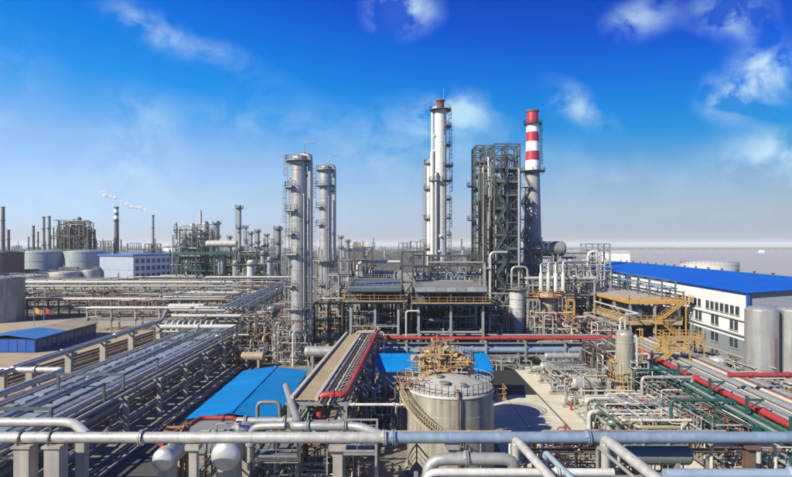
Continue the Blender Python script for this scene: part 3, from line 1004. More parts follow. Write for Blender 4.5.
for i, x in enumerate((-50.5, -58)):
    t = thing('pipe_support', ('right' if i == 0 else 'left') + ' concrete stub pillar under the silver pipe at the left edge', 'pillar', (x, 72, 0))
    mb = MB(); mb.box(x - .35, 71.65, 0, x + .35, 72.35, 4.3); mb.build('pillar', 'conc', t)
    mb = MB(); mb.box(x - .5, 71.5, 4.3, x + .5, 72.5, 4.56); mb.build('cap', 'conc', t)
pipe([(-49, 52, 5.0), (-49.4, 118, 5.0), (-49.4, 120.5, 6.8), (-49.4, 121.5, 6.8), (-37, 121.5, 6.8)], .33, 'alu2', 'grey overhead pipe on single concrete posts beside the blue shed', n=16, seams=3, flanges=[(0, .3), (0, .7), (3, .5)], bend=.9)
pipe([(-50.2, 52, 5.0), (-50.6, 117, 5.0)], .2, 'galv', 'thinner grey overhead pipe beside the blue shed, left of its pair', n=12, flanges=[(0, .5)])
for i, y in enumerate((67, 76, 85, 95, 105, 117)):
    t = thing('pipe_support', '%s nearest tall concrete T post under the overhead pipe pair' % ORD[i], 'pillar', (-49.6, y, 0), 'concrete posts under the overhead pipes')
    mb = MB(); mb.box(-50.05, y - .4, 0, -49.15, y + .4, 4.35); mb.build('pillar', 'conc', t)
    mb = MB(); mb.box(-51.0, y - .3, 4.35, -48.5, y + .3, 4.66); mb.build('cap', 'conc', t)
# ground level pipe sleepers in the sandy yard
R0 = Rack('pipe_sleepers', 'low sleepers carrying rusty pipes across the sandy yard', (-62, 60), (-56, 146), 8.0, 12, [.55], 'conc', 'conc', .35, .3, stringers=False)
pipes_on(R0, 'on the low sleepers in the sandy yard', [(.4, .2, 'brown', 'rusty'), (1.4, .14, 'tan', 'tan'), (2.4, .22, 'brown', 'rusty'), (3.8, .14, 'brown', 'thin rusty'), (5.2, .2, 'tan', 'tan'), (6.4, .26, 'brown', 'thick rusty'), (7.4, .14, 'grey', 'grey')])
R0b = Rack('pipe_sleepers', 'narrow sleepers between the wide pipe rack and the overhead pipes', (-47.5, 60), (-46, 118), 3.6, 9, [.7], 'conc', 'conc', .3, .3, stringers=False)
pipes_on(R0b, 'on the narrow sleepers beside the wide rack', [(.4, .16, 'brown', 'rusty'), (1.3, .2, 'tan', 'tan'), (2.2, .14, 'brown', 'rusty'), (3.1, .2, 'grey', 'grey')])

# blue and tan roofed shed with a row of doors
t = thing('long_shed', 'long low shed with half blue half tan roof and a row of doors', 'shed', (-76, 119, 0))
sx0, sx1, sy0, sy1 = -81.0, -70.2, 109.0, 131.0
mb = MB(); mb.box(sx0, sy0, 0, sx1, sy1, 2.7); wl = mb.build('wall', 'navy', t)
for k in range(6):
    mb = MB(); a = sx0 + .6 + k * 1.7
    mb.box(a, sy0 - .04, .2, a + 1.55, sy0 - .005, 2.5); mb.build('wall_panel', 'trim', t)
for k in range(7):
    y = sy0 + .7 + k * 3.1
    mb = MB(); mb.box(sx1 + .005, y, .05, sx1 + .06, y + 1.2, 2.2); d_ = mb.build('door', 'dblue', t)
    mb = MB(); mb.box(sx1 + .06, y + .9, 1.0, sx1 + .13, y + 1.0, 1.12); mb.build('handle', 'galv', d_)
    mb = MB(); mb.box(sx1 + .005, y + 1.6, .95, sx1 + .05, y + 2.7, 2.0); w_ = mb.build('window', 'white', t)
    mb = MB(); mb.box(sx1 + .05, y + 1.68, 1.03, sx1 + .07, y + 2.62, 1.92); mb.build('pane', 'pane', w_)
for k in range(9):
    y = sy0 - .4 + k * 2.55; xm = (sx0 + sx1) / 2
    for (xa, xb, za, zb) in ((sx0 - .4, xm, 2.75, 3.5), (xm, sx1 + .5, 3.5, 2.75)):
        mb = MB()
        mb.quadset([(xa, y, za), (xb, y, zb), (xb, y + 2.5, zb), (xa, y + 2.5, za), (xa, y, za + .1), (xb, y, zb + .1), (xb, y + 2.5, zb + .1), (xa, y + 2.5, za + .1)],
                   [(3, 2, 1, 0), (4, 5, 6, 7), (0, 1, 5, 4), (1, 2, 6, 5), (2, 3, 7, 6), (3, 0, 4, 7)])
        mb.build('roof_sheet', 'roofblue2' if k < 4 else M['tan'], t)
for i, (x, m, lab) in enumerate(((-86, 'yellow', 'yellow flag on a pole behind the long shed'), (-83.6, 'red', 'red flag on a pole behind the long shed'))):
    t = thing('flag', lab, 'flag', (x, 133, 0))
    mb = MB(); mb.cyl((x, 133, 0), (x, 133, 6.2), .06, n=8); mb.build('pole', 'galv', t)
    mb = MB()
    for k in range(6):
        x0 = x + .06 + k * .3; o0 = .12 * math.sin(k * 1.3); o1 = .12 * math.sin((k + 1) * 1.3)
        mb.quadset([(x0, 133 + o0, 4.9 - k * .1), (x0 + .3, 133 + o1, 4.8 - k * .1), (x0 + .3, 133 + o1, 6.1 - k * .12), (x0, 133 + o0, 6.15 - k * .1)], [(0, 1, 2, 3)])
    mb.build('cloth', m, t)

# ================================================================== left middle ground: cross racks and manifolds
pipe([(-43.5, 103.5, 5.9), (-29.5, 103.5, 5.9)], .42, 'white', 'thick white pipe lying across the far end of the wide rack', n=16, flanges=[(0, .5)])
pipe([(-44, 110, 7.1), (-27.5, 110, 7.1), (-27.5, 110, 1)], .34, 'silver', 'silver pipe bridging the wide rack and dropping on its right', n=16, flanges=[(0, .4)], seams=2)
t = thing('loop_manifold', 'row of white inverted pipe loops beyond the wide rack', 'manifold', (-42, 116, 0))
for k in range(9):
    x = -46.8 + k * 1.15
    mb = MB(); mb.tube([(x, 114, 0), (x, 114, 5.3), (x + .2, 116.5, 5.3), (x + .2, 116.5, 0)], .26, 10, 1.0); mb.build('loop', 'white' if k % 3 else 'galv', t)
mb = MB(); mb.cyl((-48, 113.4, 3.4), (-36, 113.4, 3.4), .3, n=12); mb.build('header', 'galv', t)
R1b = Rack('pipe_rack', 'grey green pipe rack running on beyond the loop manifold', (-39.5, 124), (-44.5, 225), 6.5, 12, [7.0, 4.6], 'galv', 'grey', .35, .3, braces=.3)
pipes_on(R1b, 'on the grey green far rack', [(.3, .16, 'alu', 'silver'), (1.2, .22, 'bluelt', 'pale blue'), (2.2, .14, 'galv', 'grey'), (3.2, .18, 'alu2', 'dull silver'), (4.2, .14, 'teal', 'teal'), (5.2, .22, 'alu', 'silver'), (6.2, .14, 'galv', 'grey')])
pipes_on(R1b, 'under the grey green far rack', [(.8, .2, 'brown', 'rusty'), (2.4, .2, 'alu2', 'dull silver'), (4.0, .2, 'redold', 'faded red'), (5.6, .24, 'galv', 'grey')], z=4.6)
E = [('farthest left cross rack topped by a thick white pipe', -158, 228, -62, 4.0, 16, [5.8, 3.4], [(.5, .17, 'galv', 'grey'), (1.6, .24, 'alu2', 'dull silver'), (2.8, .42, 'white', 'thick white'), (3.7, .2, 'galv', 'thin grey')]),
     ('left cross rack of three tiers behind the sandy yard', -150, 192, -58, 5.0, 15, [7.0, 4.6, 2.3], [(.4, .15, 'alu', 'silver'), (1.4, .18, 'galv', 'grey'), (2.6, .2, 'brown', 'rusty'), (3.6, .2, 'alu', 'silver'), (4.6, .2, 'galv', 'grey')]),
     ('left cross rack with rusty beams behind the flags', -132, 168, -52, 5.0, 14, [5.0, 2.6], [(.4, .2, 'tan', 'tan'), (1.4, .17, 'alu2', 'dull silver'), (2.5, .2, 'alu2', 'dull silver'), (3.6, .2, 'brown', 'rusty'), (4.6, .2, 'alu', 'silver')]),
     ('short cross rack beside the loop manifold', -75, 140, -40, 4.0, 7, [5.4, 3.0], [(.4, .2, 'alu2', 'dull silver'), (1.6, .2, 'galv', 'grey'), (2.8, .2, 'alu', 'silver'), (3.7, .12, 'redold', 'faded red')]),
     ('tall cross rack in front of the green process unit', -68, 205, -30, 4.5, 8, [9.0, 6.0, 3.2], [(.4, .2, 'alu', 'silver'), (1.6, .36, 'white', 'thick white'), (2.8, .18, 'galv', 'grey'), (4.0, .3, 'alu2', 'dull silver')])]
ESH = ['farthest left cross rack', 'three tier left cross rack', 'rusty cross rack', 'short cross rack', 'tall cross rack']
for i, (lab, x0, y, x1, w, nf, lv, sp) in enumerate(E):
    rk = Rack('pipe_rack', lab, (x0, y), (x1, y), w, nf, lv, 'galv' if i != 2 else 'brown', 'brown' if i in (1, 2) else 'grey', .35, .28, braces=.3)
    for li, lz in enumerate(lv):
        specs = sp if li == 0 else [(a + .1, b * .8, RN.choice(['brown', 'tan', 'galv', 'alu2', 'grey', 'dark']), '') for (a, b, c, d_) in sp]
        for k, (a, r_, m_, wd) in enumerate(specs):
            wd = wd or {'brown': 'rusty', 'tan': 'tan', 'galv': 'grey', 'alu2': 'dull silver', 'grey': 'dark grey', 'dark': 'black'}[m_]
            rk.run(a, r_, m_, '%s pipe, %s from the back, %s tier of the %s' % (wd, ORD[k], ('top', 'middle' if len(lv) == 3 else 'lower', 'lowest')[li], ESH[i]), z=lz,
                   flanges=[(0, RN.uniform(.1, .9))])
for i, (lab, x0, x1, y0, y1, h, n, ms) in enumerate((
        ('dark brown piping thicket behind the flags', -118, -92, 174, 188, 6, 34, ['brown', 'dark', 'grey', 'tan']),
        ('rusty and grey piping thicket behind the long shed roof', -92, -68, 174, 188, 6, 34, ['brown', 'dark', 'grey', 'galv']),
        ('grey piping thicket at the left edge below the storage tanks', -150, -118, 172, 190, 7, 34, ['brown', 'dark', 'grey', 'galv']),
        ('grey and white piping thicket left of the loop manifold', -72, -46, 160, 186, 7, 36, ['galv', 'white', 'brown', 'grey', 'redold']),
        ('tangled piping between the loop manifold and the far rack', -50, -34, 128, 150, 6, 36, ['galv', 'white', 'tan', 'grey', 'brown']),
        ('red and grey piping thicket beside the far rack', -34, -24, 126, 158, 6, 40, ['galv', 'redold', 'tan', 'grey', 'brown', 'alu']),
        ('piping thicket in front of the tall cross rack', -62, -30, 180, 200, 8, 40, ['galv', 'white', 'grey', 'brown', 'dark']),
        ('dense piping thicket behind the tall silver column', -32, -18, 150, 200, 9, 44, ['galv', 'white', 'grey', 'brown', 'tan']),
        ('low brown piping beside the foot of the tall silver column', -30, -20, 98, 122, 5, 40, ['brown', 'tan', 'galv', 'grey', 'rust'])
)):
    maze('process_piping', lab, x0, x1, y0, y1, h, n, ms, 40 + i, (.1, .26), .35)
drum('lying_vessel', 'white lying drum beyond the loop manifold', (-56, 150, 4.2), 9, 1.1, 0, 'white', 3.1, sm='galv')
drum('lying_vessel', 'dull silver lying drum under the tall cross rack', (-46, 196, 4.0), 8, 1.2, 0, 'alu2', 2.8, sm='galv')
drum('lying_vessel', 'small tan lying drum near the foot of the silver column', (-24.5, 96, 1.9), 3.4, .8, 0, 'tan', 1.0)
drum('lying_vessel', 'small white lying drum near the foot of the silver column', (-24, 101, 2.0), 3.0, .75, 90, 'white', 1.2)
mb = MB()
t = thing('storage_tank', 'grey round tank cut by the left edge behind the shed', 'tank', (-110, 155, 0))
mb.lathe((-110.5, 155, 0), [(6.6, 0), (6.6, 11.6)], 40); mb.build('shell', M['tankgrey'], t)
mb = MB(); mb.lathe((-110.5, 155, 11.6), [(6.75, 0), (6.75, .15), (3.5, .7), (.02, 1.0)], 40); mb.build('roof', 'grey', t)
mb = MB(); mb.rail([(-110.5 + 6.5 * math.cos(k * PI / 14), 155 + 6.5 * math.sin(k * PI / 14), 11.75) for k in range(28)], 1.1, 1.4, .06, True); mb.build('railing', 'galv', t)

# ================================================================== centre left
# sheet roofed hall under a bright blue roof
t = thing('blue_hall', 'low hall under a bright blue sheet roof', 'shed', (-16.8, 67, 0))
hx0, hx1, hy0, hy1 = -21.2, -12.2, 56.5, 78.0
mb = MB(); mb.box(hx0 + .3, hy0 + .3, 0, hx1 - .3, hy1 - .3, 3.3); mb.build('wall', 'wallgrey', t)
nx = 20
for k in range(nx):
    y = hy0 + k * (hy1 - hy0) / nx
    for side in (0, 1):
        xm = (hx0 + hx1) / 2
        xa, xb = (hx0, xm) if side == 0 else (xm, hx1)
        za, zb = (3.4, 3.95) if side == 0 else (3.95, 3.4)
        za += RN.uniform(0, .06); zb += RN.uniform(0, .06)
        mb = MB(); w_ = (hy1 - hy0) / nx - .012
        mb.quadset([(xa, y, za), (xb, y, zb), (xb, y + w_, zb), (xa, y + w_, za), (xa, y, za + .08), (xb, y, zb + .08), (xb, y + w_, zb + .08), (xa, y + w_, za + .08)],
                   [(3, 2, 1, 0), (4, 5, 6, 7), (0, 1, 5, 4), (1, 2, 6, 5), (2, 3, 7, 6), (3, 0, 4, 7)])
        mb.build('roof_sheet', 'roofcyan', t)
mb = MB(); mb.beam(((hx0 + hx1) / 2, hy0 - .05, 4.08), ((hx0 + hx1) / 2, hy1 + .05, 4.08), .35, .07); mb.build('ridge_cap', 'roofcyan', t)
for k in range(3):
    mb = MB(); y = hy0 + .29
    x = hx0 + 1.4 + k * 2.6
    mb.box(x, y - .05, .9, x + 1.4, y + .008, 2.2); w_ = mb.build('window', 'white', t)
    mb = MB(); mb.box(x + .1, y - .07, 1.0, x + 1.3, y - .05, 2.1); mb.build('pane', 'pane', w_)

pipe([(-18.9, 45, 5.0), (-18.1, 51.8, 5.0), (-14.6, 51.8, 5.0), (-14.6, 51.8, 2.5)], .22, 'red', 'red pipe bending round the near corner of the blue roof', n=12, flanges=[(1, .6), (0, .6)], bend=.7)
pipe([(-11.4, 55, 2), (-11.4, 55, 5.55), (-13.6, 55, 5.55), (-13.6, 55, 3)], .19, 'grey', 'short grey inverted pipe loop at the blue roof corner', n=12)
pipe([(-14.2, 50, 5.3), (-9.2, 50, 5.3)], .32, 'alu2', 'short dull silver pipe in front of the blue roof', n=14, flanges=[(0, .15), (0, .85)], seams=1.5)
for i, (c, r_, L, lab) in enumerate((((-13.45, 46.8, 4.3), 1.18, 5.0, 'silver drum with round end facing us below the silver foreground pipe, larger of two'), ((-18.4, 46.5, 4.0), .9, 4.4, 'silver drum with round end facing us below the silver foreground pipe, smaller of two'))):
    drum('lying_vessel', lab, c, L, r_, 90, 'alu', c[2] - r_, sm='conc', bands=4)
maze('process_piping', 'orange rusty valve cluster on top of the smaller silver drum', -19.4, -17.4, 45.6, 48, 6, 9, ['rust', 'brown', 'redold'], 77, (.05, .1), 1, zmin=5.0)
maze('process_piping', 'brown piping in the shadow between the drums and the tank', -12, -3, 44.6, 51, 5.2, 34, ['brown', 'grey', 'cream', 'redold', 'galv'], 78, (.06, .15), .5)
maze('process_piping', 'thin grey piping between the two silver drums', -17.2, -15, 44.4, 54, 4.5, 14, ['brown', 'grey', 'galv'], 79, (.05, .11), .5)
frame('access_scaffold', 'dark steel frame under the silver pipe left of the tank', [-11.4, -7.6], [44.2, 47.5], [2.2, 4.1, 5.6], 'dark', .2, .16, .3, [(4.1, -11.2, -7.8, 44.4, 47.3)], seed=3)
frame('access_scaffold', 'thin grey steel frame under the branch pipe beside the tank', [-4.6, -1.6], [44.6, 48], [2.4, 4.4, 6.1], 'galv', .16, .14, .4, [(4.4, -4.5, -1.7, 44.7, 47.9)], seed=4)

# raised centre rack with a brown grating bed and a red pipe
R2 = Rack('pipe_rack', 'raised rack with brown grating bed beside the blue roof', (-10.2, 53.5), (-8.4, 94), 5.4, 7, [6.0, 3.6], 'grey', 'grey', .34, .28, braces=.6)
t = thing('cable_bridge', 'brown gravelly grating bed with pale edge beams on the raised rack', 'walkway', R2.at(20, 1.5, 6.0))
for k in range(16):
    a, b = R2.at(.5 + k * 2.5, 1.35, 6.1), R2.at(.5 + (k + 1) * 2.5 - .03, 1.35, 6.1)
    mb = MB(); mb.beam(a, b, 2.1, .12); mb.build('grating_panel', 'gravelbed', t)
for tt in (.15, 2.55):
    mb = MB(); mb.beam(R2.at(.4, tt, 6.22), R2.at(40.5, tt, 6.22), .34, .44); mb.build('edge_beam', 'cream', t)
pipes_on(R2, 'beside the brown grating bed', [(3.05, .14, 'alu', 'silver'), (3.5, .14, 'dark', 'black'), (3.9, .12, 'cream', 'cream'), (4.3, .12, 'dark', 'thin black')])
t = thing('cable_ladder', 'grey lattice cable ladder beside the red pipe', 'cable tray', R2.at(20, 4.6, 6.2))
for k in range(26):
    mb = MB(); mb.beam(R2.at(1 + k * 1.5, 4.4, 6.5), R2.at(1.75 + k * 1.5, 4.75, 6.5), .1, .06); mb.build('rung', 'cream', t)
for tt in (4.36, 4.8):
    mb = MB(); mb.beam(R2.at(.6, tt, 6.42), R2.at(40.5, tt, 6.42), .06, .14); mb.build('side_rail', 'galv', t)
a, b = R2.at(41, 5.35, 6.5), R2.at(1.0, 5.35, 6.5)
pipe([a, b, (b.x - 2.6, b.y, 6.5), (b.x - 2.6, b.y, 4.2)], .33, 'red', 'thick red pipe along the right side of the raised rack', n=16, flanges=[(0, .3), (0, .7), (1, .5)], bend=.8)
a, b = R2.at(41, 5.2, 3.9), R2.at(-.5, 5.2, 3.9)
pipe([a, b], .2, 'redold', 'faded red pipe on the lower tier of the raised rack', n=10)
pipes_on(R2, 'under the raised rack', [(.8, .2, 'grey', 'grey'), (1.9, .25, 'dark', 'black'), (3.0, .2, 'brown', 'rusty'), (4.1, .16, 'galv', 'galvanised')], z=3.6)
pipe([(-5.4, 54, 3), (-5.4, 54, 5.6), (1.1, 54, 5.6), (1.1, 54, 8.2), (2.6, 53, 8.2)], .14, 'white', 'thin white pipe running to the left rim of the tank', n=10, flanges=[(1, .2), (1, .8)])
maze('process_piping', 'dark piping thicket under the right side of the raised rack', -4.2, .6, 60, 72.5, 4.0, 34, ['dark', 'grey', 'brown', 'galv', 'dblue'], 81, (.08, .2), .5)
maze('process_piping', 'rusty piping at the far end of the raised rack', -8, -2, 92, 99, 7, 36, ['rust', 'brown', 'galv', 'cream', 'redold'], 82, (.06, .16), .7)
for i in range(5):
    y = 62 + i * 5
    pipe([(-3.4, y, 0), (-3.4, y, 5.0), (-4.4, y, 5.6), (-5.0, y, 5.6)], .28, 'grey' if i % 2 else 'dblue', '%s nearest grey riser pipe bending into the raised rack' % ORD[i], n=12, group='risers beside the raised rack')

# tall silver column and its neighbour
c1 = tower('distillation_column', 'taller silver distillation column in front of its twin', X(299, 101), 101, 1.45, 36.6, 'alu2', plats=[(36.0, 0, 360, .95), (31.2, 120, 250, 1.1), (27.0, 120, 262, 1.1), (22.8, 130, 250, 1.0), (19.2, 120, 270, 1.15), (13.5, 120, 250, .9), (9.5, 170, 330, 1.0), (4.5, 150, 400, 1.1)],
           ladders=[(172, 4.5, 13.5, .55), (188, 13.5, 22.8, .95), (172, 22.8, 31.2, .95), (188, 31.2, 36.2, .6)],
           risers=[(-12, .45, 4, 37.2, 'alu2', 'over'), (-52, .13, 4, 30, 'galv', 'in'), (200, .1, 2, 33, 'galv', 'in'), (30, .2, 5, 25, 'alu', 'in')], bands=7)
davit(c1, X(300, 101) + .9, 100.4, 36.8, -10)
c2 = tower('distillation_column', 'shorter silver distillation column behind and right of its twin', X(325.5, 128), 128, 1.4, 38.6, 'alu2', plats=[(38.0, 0, 360, .8), (34.4, 130, 400, .9), (29.5, 120, 250, .9), (25.5, 130, 250, .9), (17.3, 100, 440, 1.5), (12, 130, 330, 1.0), (7, 100, 380, 1.2)],
           ladders=[(175, 7, 17.3, .6), (188, 17.3, 29.5, .8), (172, 29.5, 38, .8)], risers=[(-8, .42, 3, 39.0, 'alu2', 'over'), (-60, .12, 4, 32, 'galv', 'in'), (-120, .1, 3, 20, 'galv', 'in')], bands=7)
davit(c2, X(326, 128) + .8, 127.4, 38.8, 0)
frame('access_structure', 'dark steel structure at the foot of the two silver columns', [-15.2, -12.6, -10.0], [104, 107.5], [3.5, 7.0, 10.2], 'dark', .32, .26, .5, [(3.5, -15, -10.2, 104.2, 107.3), (7.0, -15, -12.8, 104.2, 107.3)], seed=5)
frame('access_structure', 'galvanised stair structure between the silver columns', [-14.0, -11.6], [113, 116], [4, 8, 12, 15], 'galv', .3, .24, .5, [(4, -13.8, -11.8, 113.2, 115.8), (8, -13.8, -11.8, 113.2, 115.8), (12, -13.8, -11.8, 113.2, 115.8), (15, -13.9, -11.7, 113.1, 115.9)], seed=6)
frame('access_structure', 'ochre railed structure behind the second silver column', [-19, -14.5, -10.5, -7], [134, 138], [4.5, 9, 13.5, 17.5], 'galv', .3, .26, .3, [(9, -18.8, -7.2, 134.2, 137.8), (13.5, -18.8, -10.6, 134.2, 137.8), (17.5, -18.8, -14.6, 134.2, 137.8)], rails='yellow', seed=7)
frame('access_structure', 'rust tinted frame left of the slate cooler deck', [-10.6, -8.2, -6.0], [140, 143], [5, 9, 13, 17, 20.5], 'brown', .35, .3, .4, [(13, -10.4, -6.2, 140.2, 142.8), (20.5, -10.4, -8.3, 140.2, 142.8)], rails='yellow', seed=8)
maze('process_piping', 'piping thicket around the foot of the taller silver column', -22.5, -14.8, 96, 106, 8, 44, ['galv', 'brown', 'tan', 'grey', 'white', 'cream'], 83, (.06, .18), .6)
maze('process_piping', 'piping thicket between the two silver columns', -17, -9, 108.5, 132, 11, 54, ['galv', 'brown', 'tan', 'grey', 'white', 'yellow'], 84, (.08, .2), .5)
maze('process_piping', 'piping thicket left of the taller silver column', -30, -22, 104, 124, 8, 36, ['galv', 'brown', 'grey', 'white', 'redold'], 85, (.08, .2), .5)
drum('lying_vessel', 'grey lying drum at the foot of the taller silver column', (-12.2, 92.5, 3.4), 5, .9, 0, 'alu2', 2.5, sm='grey')
for i, (x, y, r_, h) in enumerate(((-19.6, 111, .8, 9), (-12.5, 122, .7, 12.5), (-25.5, 115, 1.0, 8))):
    tower('vertical_vessel', ('slim grey vessel left behind the taller silver column', 'slim grey vessel beside the shorter silver column', 'stubby grey vessel left of the silver columns')[i], x, y, r_, h, 'alu2', plats=[(h - .6, 0, 360, .7)], ladders=[(200, 0, h - .5, .3)], bands=3, skirt=1.2, cat='vessel', n=18)

# ================================================================== two storage tanks with scaffold tangle
def rim_tank(label, x, y, r, h, seed):
    t = thing('storage_tank', label, 'tank', (x, y, 0))
    mb = MB(); mb.lathe((x, y, 0), [(r + .25, 0), (r + .25, .25), (r, .25)], 48, False); mb.build('foundation', 'conc', t)
    n = 4
    for k in range(n):
        za, zb = .25 + (h - .25) * k / n, .25 + (h - .25) * (k + 1) / n
        mb = MB(); rr = r - .012 * k
        mb.lathe((x, y, 0), [(rr, za + .02), (rr, zb)], 56); mb.lathe((x, y, 0), [(rr, zb), (rr - .012, zb + .02)], 56, False); mb.build('shell_course', 'tankgrey', t)
    mb = MB(); mb.lathe((x, y, h), [(r + .05, -.12), (r + .05, .03), (r - .05, .06), (r * .75, .42), (r * .5, .78), (r * .25, 1.02), (.01, 1.12)], 56); rf = mb.build('roof', M['tankroof'], t)
    mb = MB(); mb.rail([(x + (r - .08) * math.cos(k * PI / 22), y + (r - .08) * math.sin(k * PI / 22), h + .04) for k in range(44)], 1.0, 1.2, .05, True); mb.build('railing', 'galv', t)
    for (a, d_, s) in ((-1.9, .55, .4), (-1.2, .62, .25), (-2.6, .3, .3), (.3, .6, .25)):
        cx, cy = x + math.cos(a) * r * d_, y + math.sin(a) * r * d_
        mb = MB(); zz = h + 1.1 - 1.0 * d_
        mb.cyl((cx, cy, zz - .2), (cx, cy, zz + .35), s, n=12); mb.ring((cx, cy, zz + .36), (0, 0, 1), s * 1.25, .1, 12); mb.build('hatch', 'grey', t)
    return t


M['tankroof'] = mat('dusty_tank_roof', (.52, .49, .43), .6, .05, .14, .8, rust=.1, rustcol=(.25, .18, .10), rnd=.03, dirt=.25)
TX, TY, TR, TH = 5.15, 53.0, 4.08, 7.6
tk = rim_tank('weathered grey storage tank with railed roof in the foreground centre', TX, TY, TR, TH, 1)
rim_tank('smaller weathered tank standing behind the foreground tank', 5.7, 63.6, 3.2, 8.0, 2)
# winding stair on the near side
mb = MB(); tb = MB(); rb = MB()
prev = None; n = 34
for k in range(n + 1):
    f = k / n; a = math.radians(192 + 88 * f); z = TH - .1 - 4.6 * f
    pi_ = Vector((TX + math.cos(a) * (TR + .06), TY + math.sin(a) * (TR + .06), z)); po = Vector((TX + math.cos(a) * (TR + .85), TY + math.sin(a) * (TR + .85), z))
    tb.beam(pi_, po, .24, .05)
    rb.beam(po, po + Vector((0, 0, 1.05)), .05)
    if prev:
        mb.beam(prev[0], pi_, .06, .28); mb.beam(prev[1], po, .06, .28)
        rb.beam(prev[1] + Vector((0, 0, 1.05)), po + Vector((0, 0, 1.05)), .06); rb.beam(prev[1] + Vector((0, 0, .55)), po + Vector((0, 0, .55)), .05)
    prev = (pi_, po)
st = mb.build('stair', 'tan', tk); tb.build('tread', 'tan', st); rb.build('stair_railing', 'tan', st)
ring_platform(tk, TX, TY, TH - .05, TR + .02, 1.0, math.radians(150), math.radians(195), 'tan', 'yellow')
mb = MB(); mb.tube([(TX + .3, TY - TR - .22, 0), (TX + .3, TY - TR - .22, TH + .35), (TX + .3, TY - TR + 1.0, TH + .5)], .1, 8, .4); mb.build('vent_pipe', 'brown', tk)
mb = MB(); mb.tube([(TX + 2.3, TY - 3.75, 0), (TX + 2.3, TY - 3.75, 4.0)], .07, 8); mb.build('drain_pipe', 'galv', tk)
mb = MB(); mb.box(TX + TR - .3, TY - 1.6, TH - .9, TX + TR + 1.0, TY + .4, TH - .8); pf = mb.build('side_platform', 'tan', tk)
mb = MB(); mb.rail([(TX + TR + .05, TY - 1.55, TH - .8), (TX + TR + .95, TY - 1.55, TH - .8), (TX + TR + .95, TY + .35, TH - .8)], 1.0, .8); mb.build('railing', 'yellow', pf)
q = random.Random(21)
t = thing('scaffolding', 'tangle of ochre scaffold tubes and boards over the tank roofs', 'scaffold', (4.4, 57.5, 8.0))
for k in range(240):
    gx = q.choice([2.6, 3.4, 4.0, 4.6, 5.3, 6.0, 6.6]) + q.uniform(-.3, .3); gy = q.choice([54.6, 55.8, 57, 58.4, 60]) + q.uniform(-.3, .3)
    top = 8.2 + max(0, (2.4 - abs(gx - 4.3) * .75)) * q.uniform(.6, 1.2) + (gy - 54) * .12
    kind = q.random(); mb = MB(); mm = q.choice(['yellow', 'cream', 'tan', 'yellow', 'tan', 'rust'])
    if kind < .4:
        base = 8.1 if (gx - TX) ** 2 + (gy - TY) ** 2 < 12 else 5.0
        mb.cyl((gx, gy, base), (gx + q.uniform(-.2, .2), gy, top), .05, n=6); nm = 'upright'
    elif kind < .75:
        z = q.uniform(8.0, max(8.4, top)); mb.cyl((gx - q.uniform(.6, 1.4), gy, z), (gx + q.uniform(.6, 1.4), gy + q.uniform(-.4, .4), z + q.uniform(-.25, .25)), .05, n=6); nm = 'ledger'
    elif kind < .9:
        z = q.uniform(8.0, max(8.4, top)); mb.cyl((gx, gy - 1, z), (gx + q.uniform(-.8, .8), gy + 1, z + q.uniform(-.9, .9)), .05, n=6); nm = 'brace'
    else:
        z = q.uniform(8.1, max(8.3, top - .2)); mb.beam((gx - .9, gy, z), (gx + .9, gy + q.uniform(-.3, .3), z), .3, .05); nm = 'board'
    mb.build(nm, mm, t)
for k in range(26):
    gx = q.uniform(2.6, 6.4); gy = q.uniform(55.0, 60.5); top = 8.5 + max(0, (2.2 - abs(gx - 4.3) * .75)) * q.uniform(.3, 1.0)
    mb = MB(); w_, l_ = q.uniform(.35, .8), q.uniform(.5, 1.3); n_ = 5
    hs = [[q.uniform(-.3, .3) for _ in range(n_)] for _ in range(n_)]; tl = q.uniform(-.5, .5)
    vs_ = [(gx + (i / (n_ - 1) - .5) * l_ * 2 + q.uniform(-.08, .08), gy + (j / (n_ - 1) - .5) * w_ * 2, top + hs[i][j] + (i / (n_ - 1) - .5) * tl) for i in range(n_) for j in range(n_)]
    mb.quadset(vs_, [(i * n_ + j, (i + 1) * n_ + j, (i + 1) * n_ + j + 1, i * n_ + j + 1) for i in range(n_ - 1) for j in range(n_ - 1)])
    mb.build('tarpaulin', q.choice(['tan', 'tan', 'yellow']), t)
t = thing('scaffolding', 'small tan scaffold tangle at the left rim of the foreground tank', 'scaffold', (1.6, 51, 6.0))
for k in range(46):
    gx = q.uniform(.7, 2.6); gy = q.uniform(50.6, 53.6); z = q.uniform(6.3, 9.0); mb = MB()
    if q.random() < .4: mb.cyl((gx, gy, z - 1.0), (gx, gy, z + .5), .045, n=6); nm = 'upright'
    else: mb.cyl((gx - q.uniform(.2, .8), gy - q.uniform(-.6, .6), z), (gx + q.uniform(.2, .8), gy, z + q.uniform(-.3, .3)), .045, n=6); nm = 'ledger'
    mb.build(nm, q.choice(['yellow', 'cream', 'tan', 'redold']), t)
# blue shed behind the tanks
t = thing('blue_shed', 'blue roofed cabin half hidden behind the tanks', 'shed', (5, 76, 0))
mb = MB(); mb.box(-2.2, 73.5, 0, 12.4, 78.5, 4.35); mb.build('wall', 'bluelt', t)
for k in range(8):
    mb = MB(); x = -2.6 + k * 1.92
    mb.quadset([(x, 73.0, 4.4), (x + 1.9, 73.0, 4.4), (x + 1.9, 79, 5.6), (x, 79, 5.6), (x, 73.0, 4.52), (x + 1.9, 73.0, 4.52), (x + 1.9, 79, 5.72), (x, 79, 5.72)], [(3, 2, 1, 0), (4, 5, 6, 7), (0, 1, 5, 4), (1, 2, 6, 5), (2, 3, 7, 6), (3, 0, 4, 7)])
    mb.build('roof_sheet', 'roofcyan', t)
mb = MB(); mb.box(-1.0, 73.44, 0.05, 0.0, 73.49, 2.1); d_ = mb.build('door', 'trim', t)
mb = MB(); mb.box(-.2, 73.38, 1.0, -.1, 73.44, 1.12); mb.build('handle', 'galv', d_)

